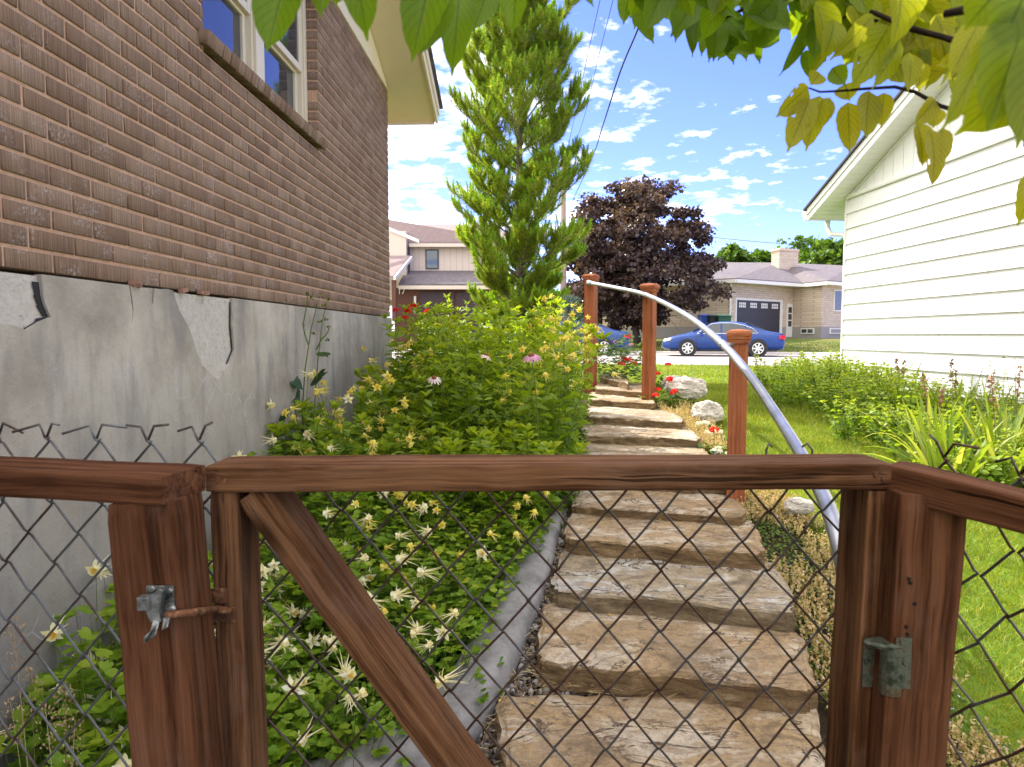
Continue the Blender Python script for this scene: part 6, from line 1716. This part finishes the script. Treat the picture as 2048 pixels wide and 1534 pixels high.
p = at(1250, 745, 8.7); geranium(p.x, 8.7, gh((1256, 720, 8.5), (1268, 727, 8.5), (1243, 728, 8.5), (1249, 718, 8.6)), 'bushy red geranium between the first two rail posts', 'flower', M['red'], .36, 460, .72, hs=.05)
p = at(1235, 720, 9.2); geranium(p.x, 9.2, gh((1232, 684, 9.2), (1262, 690, 9.2)), 'tall loose geranium with faded pink heads behind the bushy red one', 'flower', M['petal_pink'], .34, 300, .62, hs=.035)
p = at(1325, 775, 7.35); geranium(p.x, 7.35, gh((1311, 790, 7.1), (1316, 779, 7.2), (1346, 786, 7.1), (1338, 760, 7.4), (1349, 782, 7.2), (1340, 757, 7.5)), 'spreading red geranium just right of the middle rail post', 'flower', M['red'], .22, 170, .18, hs=.034)
p = at(1335, 740, 8.6); geranium(p.x, 8.6, gh((1336, 729, 8.5), (1315, 747, 8.4)), 'small red geranium standing up against the lawn behind the boulder', 'flower', M['red'], .10, 50, .20, hs=.036)
p = at(1430, 880, 5.5); geranium(p.x, 5.5, gh((1428, 860, 5.4),), 'single red geranium head near the foot of the nearest rail post', 'flower', M['red'], .15, 100, .10, hs=.042)
M['alyssum'] = M['white_petal']
for px, py, Y, lb in ((1408, 838, 6.2, 'white flower clump at the foot of the grey boulders'), (1440, 880, 5.35, 'white flower clump left of the nearest rail post'), (1425, 848, 5.9, 'small white flower clump between two larger white clumps')):
    p = at(px, py, Y); geranium(p.x, Y, [(p.x + random.uniform(-.07, .07), Y + random.uniform(-.05, .05), float(gz(p.x, Y)) + .07 + random.uniform(0, .03)) for _ in range(4)], lb, 'flower', M['white_petal'], .11, 70, .07, 'white_flower_clump', .032, 'white flower clumps right of the steps')

M['weed_leaf'] = mat_leaf('weed_leaf', [(0, (.08, .17, .015)), (.5, (.19, .30, .025)), (.85, (.32, .42, .05)), (1, (.42, .48, .10))], .5)
# ================================================================== along the white house: leafy weeds and irises
mint = [leafy_plant(13, .44, .26, .062, 12, .36, .1, 'leafy_weed', .4, 'weed_leaf', .17)[0], leafy_plant(13, .38, .28, .058, 12, .38, .1, 'leafy_weed', .4, 'weed_leaf', .18)[0]]
def f_mint(rd):
    y = rd.uniform(4.5, 9.3); x1 = 4.49 + .0393 * (9.5 - y) - .12; x0 = max(2.75, x1 - 1.75 + .12 * max(0, y - 7) * 2)
    x = rd.uniform(x0, x1); 
    return (x, y) if (x - x0) / (x1 - x0) > .25 * abs(math.sin(y * 2.1)) else (None, None)
sp_ = rnd_spots(76, f_mint, .75, 1.15, 21, .19)
for k in range(2): place(mint[k], sp_[k::2], 'bright green leafy weed in the thicket along the white siding', 'plant', 'leafy weeds along the white house')
M['iris'] = mat_leaf('iris_leaf', [(0, (.09, .17, .02)), (.6, (.24, .33, .045)), (1, (.46, .48, .16))], .55, .5)
M['stalk'] = mat_leaf('dry_stalk', [(0, (.14, .07, .04)), (1, (.36, .20, .12))], .2)
def iris(x, y, nb, H, label, stalks=1):
    z0 = float(gz(x, y)); root = empty('iris_clump', (x, y, z0), label=label, cat='plant', group='iris clumps beside the white house')
    V, F_, vv = [], [], []
    for k in range(nb):
        a = random.uniform(0, 6.28); lean = random.uniform(.2, 1.25); L = H * .95 * random.uniform(.7, 1.15); w = random.uniform(.014, .025); r0 = random.uniform(0, .16)
        ca, sa = math.cos(a), math.sin(a); o = len(V); m = 8; drp = random.uniform(.1, 1.0)
        q = random.uniform(0, 3.14); sx_, sy_ = math.cos(q), math.sin(q); tn = random.random()
        cx_, cz_ = r0, 0; el = math.pi / 2 - lean * .6
        for i in range(m + 1):
            t = i / m; ww = w * (1 - t ** 2.4) + .0006
            V += [(x + ca * cx_ - sa * ww, y + sa * cx_ + ca * ww, z0 + cz_), (x + ca * cx_, y + sa * cx_, z0 + cz_ - .004), (x + ca * cx_ + sa * ww, y + sa * cx_ - ca * ww, z0 + cz_)]; vv += [tn] * 3
            cx_ += math.cos(el) * L / m; cz_ += math.sin(el) * L / m; el -= drp * lean * .28 * (t + .3)
        for i in range(m):
            b_ = o + 3 * i
            F_ += [(b_, b_ + 1, b_ + 4), (b_, b_ + 4, b_ + 3), (b_ + 1, b_ + 2, b_ + 5), (b_ + 1, b_ + 5, b_ + 4)]
    np_mesh('blades', V, F_, M['iris'], root, var=vv)
    for k in range(stalks):
        tx, ty = x + random.uniform(-.12, .12), y + random.uniform(-.1, .1); hz = z0 + H * random.uniform(1.0, 1.25)
        pth = np.array([[x, y, z0]]) * (1 - np.linspace(0, 1, 5)[:, None]) + np.array([[tx, ty, hz]]) * np.linspace(0, 1, 5)[:, None]
        a1 = tubes_np(pth[None], .0035, .002); n = 40; c = along(pth[None], rng.uniform(.72, 1.0, (1, n))).reshape(-1, 3); c = c[rng.random(n) < .9]; n = len(c)
        a2 = scatter(leafv(.7), LEAF_F, c + rand_unit(n) * .008, frames(rand_unit(n) + [0, 0, -.4], rand_unit(n)), rng.uniform(.015, .034, n))
        V, F2, v = join([a1, a2]); np_mesh('dry_stalk', V, F2, M['stalk'], root, var=v)
for i, (x, y, nb, H, lb, s_) in enumerate(((2.95, 4.65, 46, .62, 'iris clump with pale arching leaves nearest the lawn', 0), (3.35, 4.75, 52, .66, 'broad iris clump with a dry flower stalk, just beyond the arching one', 1), (3.75, 5.2, 44, .66, 'upright iris clump close to the white siding at the right edge', 2), (3.25, 5.35, 38, .58, 'iris clump half buried in the leafy weeds', 2), (3.95, 6.2, 30, .55, 'smaller iris clump by the wall behind the leafy weeds', 2), (3.6, 4.3, 42, .64, 'iris clump at the right edge, nearest the fence', 0), (3.85, 6.9, 22, .5, 'sparse iris clump farthest along the white wall', 2))):
    iris(x, y, nb, H, lb, s_)
M['thin_weed'] = mat_leaf('thin_weed', [(0, (.10, .10, .05)), (1, (.24, .26, .10))], .3)
sw, P = leafy_plant(8, .72, .22, .022, 20, .30, .35, 'spindly_weed', .2, 'thin_weed', .16)
place(sw, [(3.9, 5.9, .3, 1.05, 0), (4.0, 5.45, 2.1, 1.15, 0), (4.25, 7.6, 1.2, .8, 0), (4.3, 8.3, 4.2, .75, 0)], 'thin spindly weed with tiny leaves showing against the white siding', 'weed', 'spindly weeds against the white siding')

# ================================================================== the pear tree overhead
def pear_cols(g, c):
    uv = g.n('UVMap').outputs[0]; sp = g.n('SeparateXYZ', {0: uv}); u, v_ = sp.outputs[0], sp.outputs[1]
    au = g.math('ABSOLUTE', g.math('SUBTRACT', u, .5))
    midrib = g.math('SUBTRACT', 1.0, g.step(au, .008, .030))
    side_ = g.math('ABSOLUTE', g.math('SUBTRACT', g.math('FRACT', g.math('ADD', g.math('MULTIPLY', v_, 8.0), g.math('MULTIPLY', au, -5.5))), .5))
    sv = g.math('MULTIPLY', g.math('SUBTRACT', 1.0, g.step(side_, .02, .10)), .42)
    n_ = g.noise(g.n('Mapping', {'Vector': uv, 'Scale': (5, 5, 5)}).outputs[0], 1.6, 5, .6)
    c = g.mix(g.math('MULTIPLY', g.step(n_, .45, .75), .35), c, (.30, .26, .02))
    return g.mix(g.math('MAXIMUM', g.math('MULTIPLY', midrib, .7), sv), c, (.035, .085, .008))
M['pear_leaf'] = mat_leaf('pear_leaf', [(0, (.09, .19, .012)), (.35, (.16, .29, .014)), (.6, (.33, .38, .018)), (.85, (.46, .42, .024)), (1, (.50, .46, .05))], .62, .38, pear_cols)
M['pear_bark'] = bark('pear_bark', (.014, .010, .008), (.05, .036, .03))
NA, NL = 8, 12
def pear_leaf(base, tip, w, nrm, fold, curl, tone, hole):
    base, tip = Vector(base), Vector(tip); y = tip - base; L = y.length; y.normalize(); z = Vector(nrm); z = (z - y * z.dot(y)).normalized(); x = y.cross(z)
    V, UV = [], []
    for j in range(NL + 1):
        t = j / NL
        ww = w * (math.sin(math.pi * min(1, t ** .78)) ** .72) * (1 - .30 * t) if t < .86 else w * (1 - t) * 1.9 * .70
        ww = max(ww, .0006)
        for i in range(NA + 1):
            s_ = i / NA * 2 - 1
            px_, pz_ = s_ * ww, abs(s_) ** 1.3 * ww * fold - curl * L * (t - .3) ** 2 + .05 * w * math.sin(t * 11 + tone * 20) * s_
            pe = 1 + .03 * math.sin(t * 40 + tone * 9) * (abs(s_) > .9)
            V.append(base + y * (L * t) + x * px_ * pe + z * pz_); UV.append((i / NA, t))
    F = []
    for j in range(NL):
        for i in range(NA):
            a = j * (NA + 1) + i
            if hole and (j, i) in hole: continue
            F.append((a, a + 1, a + NA + 2, a + NA + 1))
    return V, UV, F
pear = empty('pear_tree', (1.9, -.9, -1.44), label='pear tree whose leafy branches hang into the top of the view', cat='tree')
PV, PU, PF, PVAR = [], [], [], []
PET = MB()
def add_leaf(bx, by, tx, ty, D, wpx, tone, face=None, dtip=0.0, holes=False, fold=None, curl=None):
    b_, t_ = at(bx, by, D), at(tx, ty, D + dtip)
    w = wpx / F_PX * D * (.62 if (by > 60 and bx > 1530 and D < .70) else .54)
    nrm = face or (random.uniform(-.5, .5), -1.0, random.uniform(-.5, .35))
    hole = None
    if holes: hole = {(random.randint(3, 8), random.choice([0, 1, 6, 7])) for _ in range(3)}
    V, UV, F = pear_leaf(b_, t_, w, nrm, random.uniform(.1, .5) if fold is None else fold, random.uniform(-.15, .5) if curl is None else curl, tone, hole)
    o = len(PV); PV.extend([tuple(v) for v in V]); PU.extend(UV); PF.extend([tuple(i + o for i in f) for f in F]); PVAR.extend([tone] * len(V))
    return b_
# leaves whose outline reads clearly against the sky (base x, y, tip x, y, depth, width, tone)
LEAVES = [
 # top middle, close to the camera and soft
 (575, -60, 533, 104, .50, 100, .30), (648, -90, 640, 36, .52, 60, .30), (700, -120, 733, 64, .50, 90, .32), (868, -70, 822, 116, .50, 95, .32), (905, 0, 838, 116, .52, 46, .36), (920, -20, 904, 142, .54, 70, .34), (985, -40, 944, 64, .55, 56, .32), (1035, -60, 1026, 72, .56, 62, .36), (1150, -40, 1188, 12, .60, 30, .30), (690, -80, 668, 10, .6, 70, .33), (800, -90, 760, -5, .55, 80, .30),
 # right group, hanging row against the sky
 (1262, -20, 1245, 46, .85, 40, .25), (1290, -10, 1268, 58, .85, 34, .30), (1272, 5, 1308, 88, .83, 36, .22), (1300, -20, 1300, 56, .86, 34, .30), (1330, -30, 1318, 34, .86, 40, .2), (1362, 4, 1350, 86, .82, 36, .30), (1376, 20, 1388, 112, .82, 34, .22), (1400, 14, 1386, 92, .81, 40, .18), (1412, 40, 1402, 114, .84, 26, .32), (1432, 46, 1428, 122, .80, 52, .15), (1425, 60, 1421, 120, .83, 26, .25), (1462, 60, 1440, 118, .84, 40, .28), (1452, 50, 1468, 126, .84, 36, .26), (1506, 8, 1510, 92, .79, 54, .15), (1512, 100, 1460, 100, .80, 26, .30), (1556, 36, 1508, 96, .80, 42, .22), (1500, 70, 1524, 124, .84, 30, .3), (1538, 0, 1552, 30, .82, 36, .25), (1480, 70, 1496, 118, .84, 30, .28), (1586, -10, 1608, 48, .80, 34, .30), (1622, 34, 1576, 148, .74, 34, .18), (1632, 40, 1628, 120, .73, 50, .35), (1612, 100, 1618, 156, .75, 26, .30), (1655, 90, 1622, 150, .74, 22, .55), (1600, -10, 1640, 30, .78, 42, .3),
 # lower right clusters
 (1616, 174, 1549, 234, .66, 48, .72), (1620, 196, 1576, 302, .66, 50, .75), (1640, 192, 1612, 300, .67, 44, .70), (1660, 196, 1636, 258, .67, 34, .72), (1696, 205, 1700, 308, .66, 46, .78), (1738, 182, 1728, 278, .64, 58, .72), (1768, 186, 1762, 256, .65, 34, .75), (1870, 200, 1828, 250, .62, 42, .78), (1836, 246, 1850, 334, .62, 42, .76), (1862, 258, 1876, 376, .61, 50, .82), (1885, 256, 1884, 330, .62, 44, .80), (1872, 218, 1866, 256, .64, 34, .8), (1640, 146, 1622, 170, .68, 34, .7), (1664, 136, 1690, 170, .68, 36, .40), (1690, 168, 1700, 200, .68, 44, .7),
 (1670, 40, 1652, 118, .66, 52, .60), (1748, 30, 1668, 118, .66, 44, .66), (1780, 50, 1704, 176, .60, 78, .55), (1800, 80, 1746, 178, .60, 48, .58), (1798, -60, 1806, 88, .58, 96, .62), (1822, 106, 1820, 180, .60, 54, .70), (1832, 126, 1846, 180, .62, 40, .72), (1918, 80, 1922, 160, .60, 56, .72), (1930, 116, 1880, 128, .60, 36, .70), (1848, 100, 1840, 60, .66, 40, .75), (1870, 30, 1900, 90, .64, 52, .7), (1700, 10, 1720, 60, .68, 44, .66), (1640, -20, 1660, 40, .72, 48, .5), (1690, -60, 1700, 20, .70, 60, .5), (1560, -50, 1580, 10, .80, 44, .3),
 # very close, large and soft at the right edge
 (2070, 120, 1940, 262, .36, 130, .52), (2110, 150, 2046, 296, .35, 120, .55), (2000, 70, 1900, 196, .43, 84, .6), (2050, 60, 1975, 190, .40, 110, .5), (2070, -60, 2000, 100, .34, 130, .42),
 (2060, 10, 1975, 262, .34, 130, .45), (1990, 60, 1890, 262, .40, 74, .55), (2100, 60, 2030, 300, .33, 110, .5), (1925, -40, 1945, 60, .45, 80, .5), (1960, 40, 1900, 156, .42, 60, .68), (2010, -40, 1940, 50, .36, 120, .45), (2075, 340, 2042, 448, .5, 50, .72), (1960, 40, 1938, 90, .5, 30, .6),
]
random.seed(33)
for k, L_ in enumerate(LEAVES):
    add_leaf(*L_, holes=(k in (36, 37, 41, 44, 45, 53)))
# more leaves fill the mass behind that outline
def band_y(px): return float(np.interp(px, [1240, 1330, 1400, 1480, 1560, 1620, 1700, 1780, 1850, 1920, 2048], [10, 18, 46, 66, 40, 70, 100, 125, 145, 170, 200]))
for k in range(250):
    px = random.uniform(1250, 2040) if k < 150 else random.uniform(1620, 2045); py = random.uniform(-70, band_y(px)); D = random.uniform(.66, .95)
    a = random.gauss(math.pi / 2, .6); L = random.uniform(.044, .064) / D * F_PX
    add_leaf(px - math.cos(a) * L * .6, py - math.sin(a) * L * .6, px + math.cos(a) * L * .4, py + math.sin(a) * L * .4, D, L * random.uniform(.5, .64), float(np.clip(np.interp(px, [1300, 1600, 1700], [.22, .3, .6]) + random.uniform(-.15, .2), 0, 1)), dtip=random.uniform(-.02, .03))
for k in range(46):
    px = random.uniform(540, 1240); py = random.uniform(-260, -70); D = random.uniform(.5, .9); a = random.gauss(math.pi / 2, .6); L = .06 / D * F_PX
    add_leaf(px, py - L * .5, px + math.cos(a) * L * .5, py + math.sin(a) * L * .5, D, L * .55, random.uniform(.15, .5))
np_mesh('foliage', PV, PF, M['pear_leaf'], pear, var=PVAR, uv=PU, smooth=True)
def twig(pts, r0, r1):
    P = [at(*p) for p in pts]; n = len(P); mb = MB(); mb.tube(P, [r0 + (r1 - r0) * i / (n - 1) for i in range(n)], 7); mb.build('twig', M['pear_bark'], pear, smooth=True)
twig([(2100, 60, .60), (1960, 100, .62), (1905, 78, .64), (1828, 60, .66), (1750, 26, .68), (1715, 16, .70), (1640, 20, .74), (1560, -20, .8)], .0034, .0012)
twig([(2090, 160, .58), (1950, 96, .60), (1885, 74, .61), (1824, 56, .62)], .0034, .0020)
twig([(2100, 250, .66), (1990, 238, .64), (1915, 222, .61), (1880, 212, .62), (1830, 184, .63), (1790, 174, .64), (1725, 178, .65), (1680, 182, .66), (1640, 184, .67), (1618, 176, .68)], .0024, .0008)
twig([(1700, -60, .78), (1640, -10, .8), (1520, -6, .82), (1480, 22, .83), (1440, 40, .83), (1400, 20, .84), (1330, -16, .86)], .0030, .0010)
twig([(2060, 20, .42), (1975, 22, .43), (1930, 20, .44), (1890, 28, .45)], .0036, .0024)
twig([(1845, 52, .7), (1790, 50, .7), (1700, 30, .7), (1662, 46, .71)], .0022, .0009)
twig([(1300, -160, .6), (1100, -110, .58), (930, -40, .56), (908, -2, .55), (850, -60, .54), (700, -110, .54), (560, -80, .52)], .0032, .0009)
mb = MB()
tp = [Vector((1.9, -.9, -1.5)), Vector((1.86, -.88, -.6)), Vector((1.75, -.75, .1)), Vector((1.45, -.35, .55)), Vector((1.0, .1, .66)), Vector((.62, .45, .50))]
mb.tube(tp, [.10, .085, .07, .05, .03, .012], 10); mb.build('trunk', M['pear_bark'], pear, smooth=True)
# the blurred dark limb end in the very corner
mb = MB(); mb.tube([Vector((.63, .45, .50)), Vector((.45, .42, .36)), at(2120, -40, .40), at(2040, 0, .42), at(1985, 15, .43)], [.013, .016, .016, .013, .007], 10); mb.build('limb', M['pear_bark'], pear, smooth=True)
